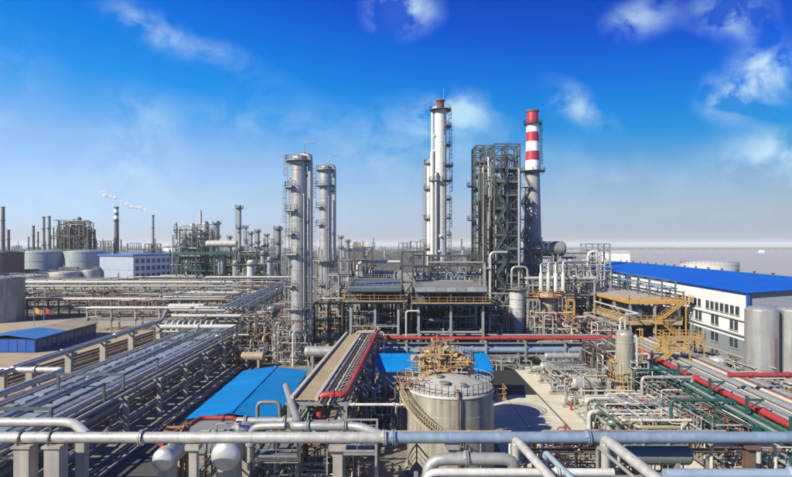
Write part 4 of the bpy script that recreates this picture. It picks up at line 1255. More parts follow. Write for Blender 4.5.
# ================================================================== centre: blue pipe bundle and air coolers
RB = Rack('pipe_rack', 'low rack carrying the bundle of blue pipes behind the tanks', (-5, 102.5), (36, 102.5), 6.0, 7, [2.3, 4.4], 'galv', 'grey', .34, .28)
for k, (tt, r_, m_) in enumerate(((5.5, .46, 'blue'), (4.3, .42, 'bluelt'), (3.1, .46, 'blue'), (1.9, .3, 'dblue'), (.8, .42, 'blue'))):
    RB.run(tt, r_, m_, '%s nearest blue pipe of the bundle behind the tanks' % ORD[k], z=2.3, seams=3 if k % 2 else 0, flanges=[(0, .35 + .1 * k)])
RB.run(4.6, .3, 'red', 'bright red pipe above the blue pipe bundle, nearer of two', z=4.4, flanges=[(0, .3), (0, .6)])
RB.run(2.4, .26, 'redold', 'faded red pipe above the blue pipe bundle, farther of two', z=4.4, flanges=[(0, .45)])
RB.run(.6, .2, 'galv', 'thin grey pipe above the blue pipe bundle', z=4.4)


def air_cooler(label, xs, ys, ztop, zlow, deckm, nf, colm='galv', fas='deck', lower=(), seed=1, cw=.42):
    t = thing('air_cooler', label, 'air cooler', ((xs[0] + xs[-1]) / 2, (ys[0] + ys[-1]) / 2, 0))
    for x in xs:
        for y in ys:
            mb = MB(); mb.ibeam((x, y, 0), (x, y, zlow), cw, cw); mb.build('column', colm, t)
            mb = MB(); mb.box(x - .5, y - .5, 0, x + .5, y + .5, .3); mb.build('footing', 'conc', t)
    for z in lower:
        for y in (ys[0], ys[-1]):
            mb = MB(); mb.beam((xs[0], y - .02, z), (xs[-1], y - .02, z), .26, .3); mb.build('beam', colm, t)
        for x in xs:
            mb = MB(); mb.beam((x - .02, ys[0], z - .02), (x - .02, ys[-1], z - .02), .26, .28); mb.build('beam', colm, t)
    x0, x1, y0, y1 = xs[0] - .6, xs[-1] + .6, ys[0] - .8, ys[-1] + .8
    for z, hh in ((zlow + .2, .4), (ztop - .65, .34)):
        for y in (y0, y1):
            mb = MB(); mb.beam((x0, y, z), (x1, y, z), .3, hh); mb.build('girder', 'dkgreen', t)
        for x in (x0 + .16, x1 - .16):
            mb = MB(); mb.beam((x, y0 + .16, z), (x, y1 - .16, z), .3, hh); mb.build('girder', 'dkgreen', t)
    mb = MB(); mb.box(x0 - .7, y0 - .7, zlow + .42, x1 + .7, y1 + .7, zlow + .5); f = mb.build('walkway', 'grate', t)
    mb = MB(); mb.rail([(x0 - .65, y0 - .65, zlow + .5), (x1 + .65, y0 - .65, zlow + .5), (x1 + .65, y1 + .65, zlow + .5), (x0 - .65, y1 + .65, zlow + .5)], 1.1, 1.6, .05, True); mb.build('railing', 'yellow', f)
    for x in (x0 + .2, (x0 + x1) / 2, x1 - .2):
        for y in (y0 + .2, y1 - .2):
            mb = MB(); mb.beam((x, y, zlow + .5), (x, y, ztop - .5), .24); mb.build('post', 'dkgreen', t)
    # bundle bays: each a finned panel lying on top, with a fan ring below
    nb = nf
    for k in range(nb):
        xa = x0 + (x1 - x0) * k / nb + .03; xb = x0 + (x1 - x0) * (k + 1) / nb - .03
        mb = MB(); mb.box(xa, y0 + .1, ztop - .45, xb, y1 - .1, ztop + RN.uniform(-.02, .02)); mb.build('tube_bundle', deckm, t)
        for yy in (y0, y1):
            mb = MB(); mb.box(xa, yy - .35, ztop - .6, xb, yy + .08, ztop + .12); mb.build('header_box', fas, t)
        for j in range(3):
            yc = y0 + (y1 - y0) * (j + .5) / 3; r_ = min((xb - xa) / 2, (y1 - y0) / 6) * .88
            mb = MB(); mb.lathe(((xa + xb) / 2, yc, zlow + 1.5), [(r_ * .92, 0), (r_, .1), (r_, 1.0), (r_ * 1.08, 1.15)], 18); mb.build('fan_ring', 'dark', t)
            mb = MB(); mb.cyl(((xa + xb) / 2, yc, zlow + .55), ((xa + xb) / 2, yc, zlow + 1.8), .22, n=8); mb.build('fan_motor', 'dblue', t)
    mb = MB(); mb.rail([(x0, y0 - .3, ztop + .1), (x1, y0 - .3, ztop + .1), (x1, y1 + .3, ztop + .1), (x0, y1 + .3, ztop + .1)], 1.0, 1.6, .05, True); mb.build('top_railing', 'galv', t)
    return t


air_cooler('left air cooler block with slate blue deck on steel legs', [-8.2, -3.8, .4], [101.5, 112, 124], 13.3, 10.4, 'slate', 4, lower=(3.4, 6.3), fas='slate', seed=1)
air_cooler('right air cooler block with pale ribbed deck on steel legs', [4.0, 9.7, 15.4], [99.2, 108, 117], 13.4, 10.3, 'deck', 7, lower=(5.6,), fas='galv', seed=2)
pipe([(1.8, 98.4, 0), (1.8, 98.4, 9.4), (4, 98.4, 9.4)], .16, 'white', 'white riser pipe at the left leg of the right air cooler', n=10)
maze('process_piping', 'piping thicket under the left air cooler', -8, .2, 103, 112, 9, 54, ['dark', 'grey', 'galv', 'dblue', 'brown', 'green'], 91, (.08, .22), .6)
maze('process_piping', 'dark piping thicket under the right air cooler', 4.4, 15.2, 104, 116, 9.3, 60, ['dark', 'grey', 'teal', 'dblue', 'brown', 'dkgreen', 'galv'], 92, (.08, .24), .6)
maze('process_piping', 'pale piping between the two air coolers', .8, 4, 104, 118, 11, 30, ['galv', 'cream', 'grey', 'rust'], 93, (.08, .2), .6)
for i, (x, y, r_, L, m_) in enumerate(((6.8, 110, 1.1, 4, 'white'), (12.2, 110, 1.0, 4.5, 'dblue'), (-5.5, 117, 1.0, 5, 'alu2'))):
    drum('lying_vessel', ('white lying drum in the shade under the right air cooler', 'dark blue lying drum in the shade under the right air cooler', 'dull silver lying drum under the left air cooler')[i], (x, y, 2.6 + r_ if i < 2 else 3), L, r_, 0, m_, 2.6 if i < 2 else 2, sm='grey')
t = thing('pipe_bridge', 'silver pipe gallery with ribbed top behind the slate cooler deck', 'pipe rack', (-4, 140, 0))
for x in (-8, -4, 0):
    for y in (138, 144):
        mb = MB(); mb.beam((x, y, 0), (x, y, 14), .35); mb.build('column', 'dark', t)
for z in (12.5, 14):
    for y in (138, 144): mb = MB(); mb.beam((-8.4, y, z), (.4, y, z), .3); mb.build('beam', 'galv', t)
for k in range(13):
    x = -7.8 + k * .62
    mb = MB(); mb.tube([(x, 137.5, 12.6), (x, 137.5, 14.6), (x, 145, 14.6), (x, 145, 12.6)], .16, 8, .5); mb.build('pipe', 'galv' if k % 2 else 'white', t)
pipe([(-9.4, 136.5, 8), (-9.4, 136.5, 16.2), (-8.2, 136.5, 16.9), (1, 136.5, 16.9)], .35, 'white', 'white pipe arching over the pipe gallery behind the slate deck', n=14, bend=1.4)
frame('access_structure', 'dark lattice frame standing between the air coolers and white columns', [1.5, 4.2, 6.9], [136, 139], [4, 8, 12, 16, 19.5], 'dark', .36, .28, .5, [(12, 1.7, 6.7, 136.2, 138.8), (19.5, 1.7, 4.4, 136.2, 138.8)], seed=9)
frame('access_structure', 'dark open frame with long beams behind the pale cooler deck', [7.5, 12, 16.5, 19], [124, 129], [5, 10, 14.5, 16.6, 18.7], 'dark', .36, .34, .2, [(14.5, 7.7, 18.8, 124.2, 128.8)], seed=10)
pipe([(7, 121.8, 17.2), (19.4, 121.8, 17.2), (19.4, 121.8, 12)], .24, 'galv', 'galvanised pipe along the dark open frame', n=14, seams=2, flanges=[(0, .5)])
t = thing('valve_row', 'row of dark blue valves on the back edge of the pale cooler deck', 'manifold', (10, 119.6, 13.4))
for k in range(8):
    x = 4.6 + k * 1.45
    mb = MB(); mb.tube([(x, 119.6, 12.9), (x, 119.6, 15.0), (x, 121, 15.0)], .22, 10, .5); mb.build('pipe', 'galv', t)
    mb = MB(); mb.ring((x, 119.45, 14.6), (0, 1, 0), .42, .2, 14); mb.build('valve', 'dblue', t)
maze('process_piping', 'piping thicket behind the pale cooler deck', 5, 19, 120, 134, 15, 60, ['dark', 'grey', 'galv', 'white', 'dblue', 'brown'], 94, (.1, .26), .5)
maze('process_piping', 'piping thicket behind the slate cooler deck', -9, 1, 126, 137, 13, 50, ['dark', 'grey', 'galv', 'white', 'rust', 'brown'], 95, (.1, .26), .5)

# ================================================================== white columns, lattice tower, striped stack
YW = 150.0
wx_ = X(440.5, YW)
cw_ = tower('distillation_column', 'tallest white column with red topped head and many side platforms', wx_, YW, 1.6, 56.8, 'colwhite', plats=[(57.0, 0, 360, 1.2), (52.5, -60, 60, 1.3), (47.5, -60, 50, 1.2), (42.0, -70, 70, 1.8), (38.0, -80, 260, 1.5), (33, -60, 50, 1.2), (28, -60, 50, 1.2), (23.5, -60, 50, 1.2), (18.5, -60, 50, 1.2), (13, -90, 90, 1.5)],
            ladders=[(0, 13, 23.5, .6), (12, 23.5, 33, .9), (0, 33, 42, .9), (12, 42, 52.5, .9), (0, 52.5, 57, .6)], risers=[(195, .5, 4, 46, 'colwhite', 'in'), (235, .42, 4, 40, 'alu', 'in'), (-60, .15, 4, 50, 'galv', 'in'), (165, .35, 4, 57.9, 'colwhite', 'over')], bands=9, platm='dark', railm='grey')
mb = MB(); mb.lathe((wx_, YW, 57.9), [(1.0, 0), (1.0, 1.6), (1.3, 1.7), (1.3, 1.9), (.02, 2.1)], 18); mb.build('top_hood', 'redold', cw_)
mb = MB(); mb.cyl((wx_ + .8, YW, 58), (wx_ + .8, YW, 63), .06, n=6); mb.build('mast', 'galv', cw_)
cb_ = tower('distillation_column', 'slim white column left of the tallest white column', X(429.5, 152), 152, .75, 43.6, 'colwhite', plats=[(43, 0, 360, .7), (36, 120, 260, .8), (28, 120, 260, .8), (20, 120, 260, .8), (12, 100, 300, .9)], ladders=[(185, 8, 43, .5)], risers=[(150, .2, 4, 42, 'galv', 'in'), (20, .22, 4, 44.2, 'colwhite', 'over')], bands=6, platm='dark', n=20)
tower('distillation_column', 'thin silver column squeezed between the two white columns', X(434.5, 151), 151, .55, 45, 'alu', plats=[(44.4, 0, 360, .5), (33, 120, 240, .6), (24, 120, 240, .6)], risers=[(200, .12, 4, 42, 'galv', 'in')], bands=5, n=18)
frame('access_structure', 'steel base structure around the white columns', [4.5, 9, 13.5, 18], [144, 148.5], [4, 8, 12, 15.5, 18.5], 'grey', .36, .3, .35, [(8, 4.7, 17.8, 144.2, 148.3), (12, 4.7, 17.8, 144.2, 148.3), (15.5, 9.2, 17.8, 144.2, 148.3)], seed=12)
maze('process_piping', 'piping thicket around the feet of the white columns', 4, 18.5, 139, 144, 16, 46, ['galv', 'white', 'grey', 'dark', 'cream'], 96, (.1, .28), .4)

# dark green lattice tower of two blocks
zsA = [3.6 * k for k in range(1, 13)]; zsB = [3.35 * k for k in range(1, 14)]
xA, yA = [21.2, 23.5, 25.6], [149, 152.6, 156]; xB, yB = [24.6, 27.8, 31.0], [140, 143.6, 147]
fl = []
q = random.Random(4)
fA = [(z, xA[0] + .1, xA[-1] - .1, yA[0] + .1, yA[-1] - .1) for z in zsA]
fB = [(z, xB[0] + .1, xB[-1] - .1 if q.random() < .7 else xB[1], yB[0] + .1, yB[-1] - .1) for z in zsB[:-1]]
tA = frame('lattice_tower', 'rear left block of the dark green lattice process tower', xA, yA, zsA + [45.6, 47.6], 'dkgreen', .36, .3, .85, fA, fm='dark', rails='grey', seed=14, skip=.04)
tB = frame('lattice_tower', 'front right block of the dark green lattice process tower', xB, yB, zsB + [46.4], 'dkgreen', .36, .3, .85, fB, fm='dark', rails='grey', seed=15, skip=.04)
for z in (17.5, 27.5, 36.5):
    mb = MB(); mb.box(19.2, 147.5, z, 21.0, 151.5, z + .1); p_ = mb.build('side_platform', 'dark', tA)
    mb = MB(); mb.rail([(21.0, 147.5, z + .1), (19.2, 147.5, z + .1), (19.2, 151.5, z + .1), (21.0, 151.5, z + .1)], 1.1, 1.2, .07); mb.build('railing', 'dark', p_)
for j, z in enumerate(zsB[:-1]):
    xa, xb = (25.2, 27.4) if j % 2 else (27.4, 25.2)
    stair(tB, (xa, 139.3, z), (xb, 139.3, z + 3.35), .8, 'dkgreen')
for i, (x, y, r_, z0_, h, m_, lab) in enumerate(((23.3, 151, 1.05, 6, 36, 'grey', 'tall grey vessel inside the rear block of the lattice tower'), (29.3, 145, 1.05, 9, 30, 'bluelt', 'tall blue grey vessel inside the front block of the lattice tower'),
                                                 (26.3, 145.4, .6, 3, 34, 'alu2', 'slim grey vessel inside the front block of the lattice tower'))):
    t = thing('vertical_vessel', lab, 'vessel', (x, y, z0_))
    mb = MB(); mb.lathe((x, y, z0_), [(.02, -.4), (r_ * .7, -.25), (r_, .3), (r_, h - .4), (r_ * .7, h + .2), (.02, h + .4)], 20); mb.build('shell', m_, t)
    mb = MB()
    for k in range(6): mb.lathe((x, y, z0_ + 2 + k * (h - 4) / 5), [(r_, 0), (r_ * 1.08, .02), (r_ * 1.08, .25), (r_, .27)], 20, False)
    mb.build('band', m_, t)['kind'] = 'stuff'
    mb = MB()
    for k in range(3): mb.beam((x + math.cos(k * 2.1) * r_, y + math.sin(k * 2.1) * r_, 0), (x + math.cos(k * 2.1) * r_, y + math.sin(k * 2.1) * r_, z0_ + .5), .3)
    mb.build('leg', 'dkgreen', t)
maze('process_piping', 'risers and loops inside the lattice tower', 21.6, 30.4, 141, 148.5, 44, 80, ['dkgreen', 'dkgreen', 'dark', 'grey', 'dark', 'galv'], 97, (.12, .3), .1)
pipe([(23.4, 139.0, 0), (23.4, 139.0, 18.6), (24.2, 139.0, 19.2), (27.5, 139, 19.2)], .36, 'alu', 'thick pale pipe climbing the left foot of the lattice tower', n=16, bend=1.2, seams=2)
pipe([(20.8, 138.6, 0), (20.8, 138.6, 15.2), (23.5, 138.6, 15.2)], .28, 'alu2', 'dull silver pipe climbing left of the thick pale pipe', n=14, bend=1.0, seams=2)
pipe([(28.6, 138.4, 0), (28.6, 138.4, 15.6), (32.5, 138.4, 15.6), (32.5, 138.4, 3)], .28, 'alu', 'silver pipe loop at the right foot of the lattice tower', n=14, bend=1.2)
pipe([(30.6, 139.2, 6), (30.6, 139.2, 40), (30.6, 141.5, 40)], .28, 'galv', 'long galvanised riser up the right corner of the lattice tower', n=12)
pipe([(24.2, 146.3, 2), (24.2, 146.3, 44), (24.2, 149, 44)], .32, 'alu2', 'long dull riser in the gap between the lattice tower blocks', n=12)

# red and white stack
sx, sy = X(532.5, 170), 170.0
t = thing('chimney_stack', 'red and white banded chimney stack with grey lower shaft', 'chimney', (sx, sy, 0))


def sr(z): return 3.15 - (3.15 - 1.72) * min(1, max(0, z / 61.2))


ztops = [0, 43.2, 46.6, 49.4, 52.3, 55.2, 58.0, 61.3]
ms_ = ['stackgrey', 'stackwhite', 'stackred', 'stackwhite', 'stackred', 'stackwhite', 'stackred']
for k in range(7):
    za, zb = ztops[k], ztops[k + 1]
    mb = MB(); mb.lathe((sx, sy, 0), [(sr(za), za), (sr(zb), zb)], 40); mb.build('shaft' if k == 0 else 'band', ms_[k], t)
mb = MB(); mb.lathe((sx, sy, 61.3), [(1.72, 0), (1.95, .05), (1.95, .5), (1.45, .5), (1.4, -1.5)], 32, False); mb.build('rim', 'brick', t)
ring_platform(t, sx, sy, 43.2, sr(43.2), 1.6, 0, 2 * PI, 'dark', 'dark')
ring_platform(t, sx, sy, 57.6, sr(57.6), .9, 0, 2 * PI, 'dark', 'dark')
ang = math.radians(200)
for k in range(8):
    za = 4 + k * 4.9; a0 = math.radians(188 + (52 if k % 2 else 0)); a1 = math.radians(188 + (0 if k % 2 else 52))
    ra, rb_ = sr(za) + .75, sr(za + 4.9) + .75
    stair(t, (sx + math.cos(a0) * ra, sy + math.sin(a0) * ra, za), (sx + math.cos(a1) * rb_, sy + math.sin(a1) * rb_, za + 4.9), 1.0, 'grey')
    ring_platform(t, sx, sy, za + 4.9, sr(za + 4.9) + .01, 1.6, math.radians(170), math.radians(255), 'dark', 'grey')
ladder(t, sx + sr(50) + .3, sy, 43.2, 57.6, 0, 'dark')

# flue duct and grey pipe frames right of the tower
drum('flue_duct', 'fat horizontal silver flue duct beside the chimney foot', (X(548, 149), 149, 20.0), 7.5, 2.0, 0, 'grey', 18, sm='grey', bands=6, nozzles=0, cat='duct')
frame('access_structure', 'grey duct frame standing at the chimney foot', [38, 42.5, 47, 51], [150, 154], [4.5, 9, 13.5, 17.6], 'grey', .4, .32, .35, [(9, 38.2, 50.8, 150.2, 153.8), (13.5, 38.2, 50.8, 150.2, 153.8), (17.6, 42.6, 50.8, 150.2, 153.8)], seed=16)
frame('access_structure', 'tall grey open frame right of the flue duct', [47.5, 50.5, 53.5], [140, 144], [5, 9, 13, 16.5, 19.6, 21.4], 'galv', .32, .26, .3, [(13, 47.7, 53.3, 140.2, 143.8), (16.5, 47.7, 53.3, 140.2, 143.8), (19.6, 47.7, 53.3, 140.2, 143.8)], seed=17)
frame('access_structure', 'dark frame between the lattice tower and flue duct', [32, 35, 38], [146, 150], [4, 8, 12, 16, 20, 23], 'dkgreen', .36, .3, .5, [(8, 32.2, 37.8, 146.2, 149.8), (16, 32.2, 37.8, 146.2, 149.8), (20, 32.2, 37.8, 146.2, 149.8)], seed=18)
maze('process_piping', 'piping thicket between the lattice tower and the duct frame', 32, 47, 133, 147, 13, 54, ['galv', 'white', 'grey', 'dark', 'cream'], 98, (.1, .28), .4)
maze('process_piping', 'dense grey piping in front of the flue duct at the chimney foot', 36, 52, 132, 141, 19.5, 74, ['galv', 'grey', 'dark', 'alu2', 'white'], 135, (.1, .26), .0)
for k in range(4):
    x = X(541 + k * 7.4, 124)
    zt = 15.6 + .25 * k
    t = thing('gooseneck_duct', '%s white gooseneck duct from the left beside the round hopper' % ORD[k], 'duct', (x, 124, 9.5), 'white gooseneck ducts')
    mb = MB(); mb.lathe((x, 124, 0), [(.45, 10.8), (.45, 14.6), (.24, 14.9), (.24, 15.2)], 18); mb.build('drum', 'white', t)
    mb = MB(); mb.tube([(x, 124, 15.1), (x, 124.6, 16.9 + k * .15), (x + 7.5, 129, 16.8 + k * .15), (x + 8.5, 130, 12)], .2, 12, 1.2); mb.build('duct', 'white' if k % 2 else 'alu', t)
    mb = MB()
    for a_ in (0, 2.1, 4.2): mb.beam((x + .6 * math.cos(a_), 124 + .6 * math.sin(a_), 0), (x + .6 * math.cos(a_), 124 + .6 * math.sin(a_), 9.7), .16)
    mb.build('leg', 'galv', t)
pipe([(X(588, 136), 136, 10), (X(588, 136), 136, 19.4), (X(600, 136), 136, 19.4), (X(600, 136), 136, 8)], .36, 'white', 'large white inverted pipe arch above the blue roofed works hall', n=18, bend=2.0, seams=1.6)
RW = Rack('pipe_rack', 'high rack of white pipes running toward the big platform', (31, 131), (45, 131), 4.0, 4, [13.0, 10.0], 'galv', 'grey', .34, .3, braces=.3)
for k, (a_, r_, m_, wd) in enumerate(((.4, .3, 'white', 'white'), (1.3, .35, 'alu', 'silver'), (2.3, .35, 'white', 'white'), (3.4, .3, 'alu', 'silver'))):
    RW.run(a_, r_, m_, '%s pipe, %s from the back on the high white pipe rack' % (wd, ORD[k]), flanges=[(0, .4)])

# white silo, round hopper and tanks in the middle right
t = thing('silo', 'slim white silo with violet tinted cone beside the red pipe', 'silo', (24.2, 112, 0))
mb = MB(); mb.lathe((24.2, 112, 0), [(1.5, 6.6), (1.5, 12.1)], 28); sh = mb.build('shell', 'white', t)
mb = MB(); mb.lathe((24.2, 112, 0), [(1.5, 12.1), (1.4, 12.25), (.02, 12.7)], 28); mb.build('head', 'grey', t)
mb = MB(); mb.lathe((24.2, 112, 0), [(1.0, 3.4), (1.5, 6.6)], 28); mb.build('cone', M['wallblue'], t)
mb = MB(); mb.lathe((24.2, 112, 0), [(1.25, 0), (1.0, 3.4)], 28); mb.build('skirt', 'white', t)
mb = MB()
for z in (6.6, 8.4, 10.2, 12.0): mb.lathe((24.2, 112, z), [(1.5, -.06), (1.56, -.06), (1.56, .06), (1.5, .06)], 28, False)
mb.build('band', 'galv', sh)['kind'] = 'stuff'
ladder(t, 24.2 + 1.5 + .3, 112, 1, 12, 0, 'galv')
ring_platform(t, 24.2, 112, 12.0, 1.52, .5, 0, 2 * PI, 'dark', 'grey')
t = thing('hopper', 'round brown grey hopper with wide rusty top platform', 'hopper', (30.4, 113, 0))
hx, hy = 30.4, 113
mb = MB(); mb.lathe((hx, hy, 0), [(.35, 3.0), (1.5, 6.2), (1.75, 6.4), (1.75, 10.8), (1.2, 11.3), (.02, 11.5)], 26); mb.build('shell', M['tan'], t)
ring_platform(t, hx, hy, 10.6, 1.77, 1.5, 0, 2 * PI, 'redold', 'yellow')
mb = MB(); mb.lathe((hx, hy, 6.3), [(1.75, 0), (1.95, 0), (1.95, .3), (1.75, .3)], 26, False); mb.build('ring_girder', 'brown', t)
for k in range(4):
    a = PI / 4 + k * PI / 2
    mb = MB(); mb.beam((hx + 1.9 * math.cos(a), hy + 1.9 * math.sin(a), 0), (hx + 1.9 * math.cos(a), hy + 1.9 * math.sin(a), 6.5), .26); mb.build('leg', 'brown', t)
frame('access_structure', 'ochre ladder tower right of the round hopper', [33.6, 35.2], [110.5, 112], [2.6, 5.2, 7.8, 10], 'yellow', .2, .16, .9, [(5.2, 33.7, 35.1, 110.6, 111.9), (10, 33.6, 35.2, 110.4, 112)], rails='yellow', seed=19)
frame('access_structure', 'galvanised frame between the white silo and the hopper', [25.9, 28.2], [110, 114], [3.5, 7, 10.2], 'galv', .24, .2, .8, [(7, 26, 28.1, 110.1, 113.9), (10.2, 26, 28.1, 110.1, 113.9)], rails='yellow', seed=20)
t = thing('storage_tank', 'small white tank tucked right of the round hopper', 'tank', (32.6, 117, 0))
mb = MB(); mb.lathe((32.6, 117, 0), [(1.3, 0), (1.3, 7.2), (1.1, 7.5), (.02, 7.8)], 24); mb.build('shell', 'white', t)
mb = MB(); mb.lathe((32.6, 117, 4), [(1.3, 0), (1.36, 0), (1.36, .14), (1.3, .14)], 24, False); mb.build('band', 'galv', t)
maze('process_piping', 'tan and red piping thicket around the round hopper', 26, 36, 106, 118, 8, 54, ['cream', 'redold', 'galv', 'tan', 'grey', 'white'], 99, (.07, .18), .7)
maze('process_piping', 'piping left of the white silo under the lattice tower', 16.6, 23, 106, 134, 9, 54, ['galv', 'grey', 'dark', 'white', 'redold'], 100, (.1, .24), .4)
t = thing('truss_bridge', 'pale lattice truss bridge left of the white silo', 'bridge', (19.5, 118, 8))
for z in (8.2, 10.8):
    mb = MB(); mb.beam((15.5, 118, z), (24, 118, z), .26); mb.build('chord', 'galv', t)
for k in range(6):
    a = 15.5 + k * 1.42
    mb = MB(); mb.beam((a, 118, 8.3 if k % 2 else 10.7), (a + 1.42, 118, 10.7 if k % 2 else 8.3), .18); mb.build('diagonal', 'galv', t)
for x in (15.6, 23.9):
    mb = MB(); mb.beam((x, 118, 0), (x, 118, 8.1), .3); mb.build('leg', 'galv', t)

# ================================================================== vertical drum and pump area right of the apron
t = tower('vertical_vessel', 'grey green upright drum with ochre platform beside the apron', 30.2, 74, 1.12, 9.2, M['tankgrey'], plats=[(3.2, 0, 360, 1.0)], ladders=[(-20, 3.2, 9.2, .35)], risers=[(-30, .15, .5, 9.0, 'white', 'in'), (15, .12, .5, 8, 'alu', 'in')], bands=3, skirt=1.2, cat='vessel', railm='yellow')
drum('lying_vessel', 'tan silver lying drum at the right edge of the apron, nearer of two', (26.4, 78, 1.9), 3.6, .85, 8, 'silver', 1.0)
drum('lying_vessel', 'silver heat exchanger at the right edge of the apron, farther of two', (25.4, 86, 2.4), 6.0, .6, 0, 'alu', 1.8, bands=5)
drum('lying_vessel', 'small dull drum stacked above the farther heat exchanger', (25.6, 86.3, 3.9), 5.0, .5, 0, 'alu2', .7, sm='grey')
maze('process_piping', 'cream and silver piping around the lying drums beside the apron', 22.4, 29.5, 76, 91, 3.2, 66, ['cream', 'alu', 'galv', 'white', 'tan', 'grey', 'alu2'], 101, (.06, .16), .9)
maze('process_piping', 'ochre scaffold like piping around the upright drum', 28.6, 33, 71.5, 77, 6, 40, ['yellow', 'cream', 'galv', 'white'], 102, (.05, .11), .5)
maze('process_piping', 'green and grey piping thicket at the near right of the apron', 21.6, 33, 55.5, 70, 3.4, 84, ['green', 'galv', 'white', 'grey', 'cream', 'alu2', 'tan'], 103, (.06, .2), .8)
maze('process_piping', 'dark piping thicket right of the upright drum', 31.5, 36.5, 76, 100, 5, 54, ['galv', 'grey', 'dark', 'white', 'redold'], 104, (.07, .2), .6)
for i, (y, z, r_, m_, lab) in enumerate(((61.5, 2.7, .24, 'white', 'long white pipe crossing in front of the green piping thicket'), (62.8, 2.3, .26, 'green', 'long green pipe crossing behind the white pipe near the apron'), (65.2, 3.0, .2, 'galv', 'grey pipe crossing behind the green pipe near the apron'), (59.6, 2.2, .3, 'alu2', 'thick dull silver pipe crossing nearest in the green piping thicket'))):
    pipe([(21.2 + i * .5, y, 0), (21.2 + i * .5, y, z), (35.5, y, z)], r_, m_, lab, n=12, flanges=[(1, .2), (1, .6)], bend=.6)
for i in range(4):
    pump('%s pump from the near end along the right edge of the apron' % ORD[i], 22.6, 72.5 + i * 6.2, 0, .9, 'dblue' if i % 2 else 'green', 'pumps beside the apron')
for i, (x, y) in enumerate(((18.9, 62.5), (22.2, 71))):
    t = thing('hydrant', ('nearer' if i == 0 else 'farther') + ' small red hydrant standing on the apron', 'hydrant', (x, y, .06))
    mb = MB(); mb.cyl((x, y, .05), (x, y, .9), .16, n=12); mb.dome((x, y, .9), .16, .14, n=12); mb.build('body', 'red', t)
    mb = MB(); mb.cyl((x - .32, y, .65), (x + .32, y, .65), .09, n=10); mb.build('outlet', 'red', t)
frame('access_structure', 'light grey pipe support frame at the far edge of the apron', [14.6, 17.6, 20.6], [93.5, 95.2], [1.1, 2.3], 'galv', .16, .14, .2, [], seed=24)
maze('process_piping', 'thin grey piping on the far edge of the apron', 14.8, 20.4, 93, 96, 2, 7, ['galv', 'white', 'grey'], 105, (.06, .12), .6)
# two more long silver pipes beside the tank on the left paving
for i, x in enumerate((2.0, 3.2)):
    pipe([(x - 3.6, 58, 1.0), (x - 2.9, 72, 1.0), (x - 2.9, 72, 0)], .22, 'galv' if i else 'alu2', ('left' if i == 0 else 'right') + ' low pipe on the paving left of the tank', n=10, flanges=[(0, .4)])

# ================================================================== right pipeway with the red pipe
R3 = Rack('pipe_rack', 'teal posted pipe rack carrying the long red pipe on the right', (32.2, 44), (35.2, 98), 10.5, 9, [4.5, 2.4], 'teal', 'teal', .32, .26, braces=.4)
pipes_on(R3, 'on the teal posted right rack', [(.3, .12, 'teal', 'teal'), (.75, .14, 'galv', 'grey'), (1.25, .12, 'teal', 'teal'), (1.75, .16, 'green', 'green')])
R3.run(2.75, .34, 'red', 'thick red pipe running away along the right pipe rack', flanges=[(0, .2), (0, .45), (0, .7)], n=20)
pipes_on(R3, 'right of the thick red pipe', [(3.5, .12, 'galv', 'grey'), (4.0, .2, 'alu2', 'dull silver'), (4.8, .24, 'alu2', 'dull silver'), (5.6, .14, 'cream', 'cream'), (6.3, .28, 'alu2', 'thick dull'), (7.2, .14, 'galv', 'grey'), (7.9, .22, 'cream', 'cream'), (8.7, .16, 'redold', 'faded red'), (9.4, .22, 'alu2', 'dull silver'), (10.1, .18, 'galv', 'grey')])
pipes_on(R3, 'under the teal posted right rack', [(.5, .16, 'galv', 'grey'), (1.5, .2, 'alu2', 'dull silver'), (2.6, .16, 'brown', 'rusty'), (3.8, .22, 'galv', 'grey'), (5.2, .2, 'redold', 'faded red'), (6.8, .24, 'alu2', 'dull silver'), (8.4, .18, 'tan', 'tan'), (9.8, .2, 'galv', 'grey')], z=2.4)
for i, y in enumerate((47, 53.5, 60.5, 68, 76)):
    x = 33.0 + (y - 44) * .055
    t = thing('bracket_mast', '%s nearest teal post standing above the thick red pipe' % ORD[i], 'post', (x, y, 0), 'teal posts along the red pipe')
    mb = MB(); mb.ibeam((x, y, 0), (x, y, 6.6), .22, .22); mb.build('post', 'teal', t)
    mb = MB(); mb.beam((x, y, 6.2), (x + 1.6, y, 6.2), .18); mb.build('arm', 'teal', t)
    mb = MB(); mb.beam((x + .1, y, 5.3), (x + 1.4, y, 6.1), .12); mb.build('brace', 'teal', t)
pipe([(36.8, 62, 6.6), (45, 62, 6.6), (45, 62, 1)], .26, 'red', 'short red pipe crossing over the right rack in front of the silos', n=14, flanges=[(0, .3), (0, .8)])
for i, (y, r_, m_, z) in enumerate(((57, .16, 'teal', 5.2), (66, .2, 'galv', 5.4), (70.5, .14, 'teal', 5.3), (79, .2, 'white', 5.6))):
    pipe([(28 + i, y, 0), (28 + i, y, z), (34.5 + i * .4, y, z), (34.5 + i * .4, y, 4.8)], r_, m_, '%s nearest cross pipe climbing onto the teal posted rack' % ORD[i], n=10, flanges=[(1, .4)], bend=.5)
maze('process_piping', 'teal and grey piping left of the thick red pipe', 29.5, 34.5, 50, 72, 4.2, 66, ['teal', 'galv', 'grey', 'green', 'white', 'cream', 'redold'], 106, (.05, .15), .7)
maze('process_piping', 'faded red and grey piping under the right rack near the frame edge', 36.5, 43, 45, 58, 4.0, 44, ['redold', 'galv', 'grey', 'cream'], 107, (.06, .16), .6)
maze('process_piping', 'orange and grey piping at the foot of the silos', 44.5, 52, 60, 74, 4.5, 50, ['rust', 'galv', 'grey', 'cream', 'white'], 108, (.06, .16), .6)
maze('process_piping', 'grey piping between the right rack and the works hall', 46.5, 54, 76, 100, 4, 54, ['galv', 'grey', 'white', 'tan', 'dark'], 109, (.08, .2), .5)
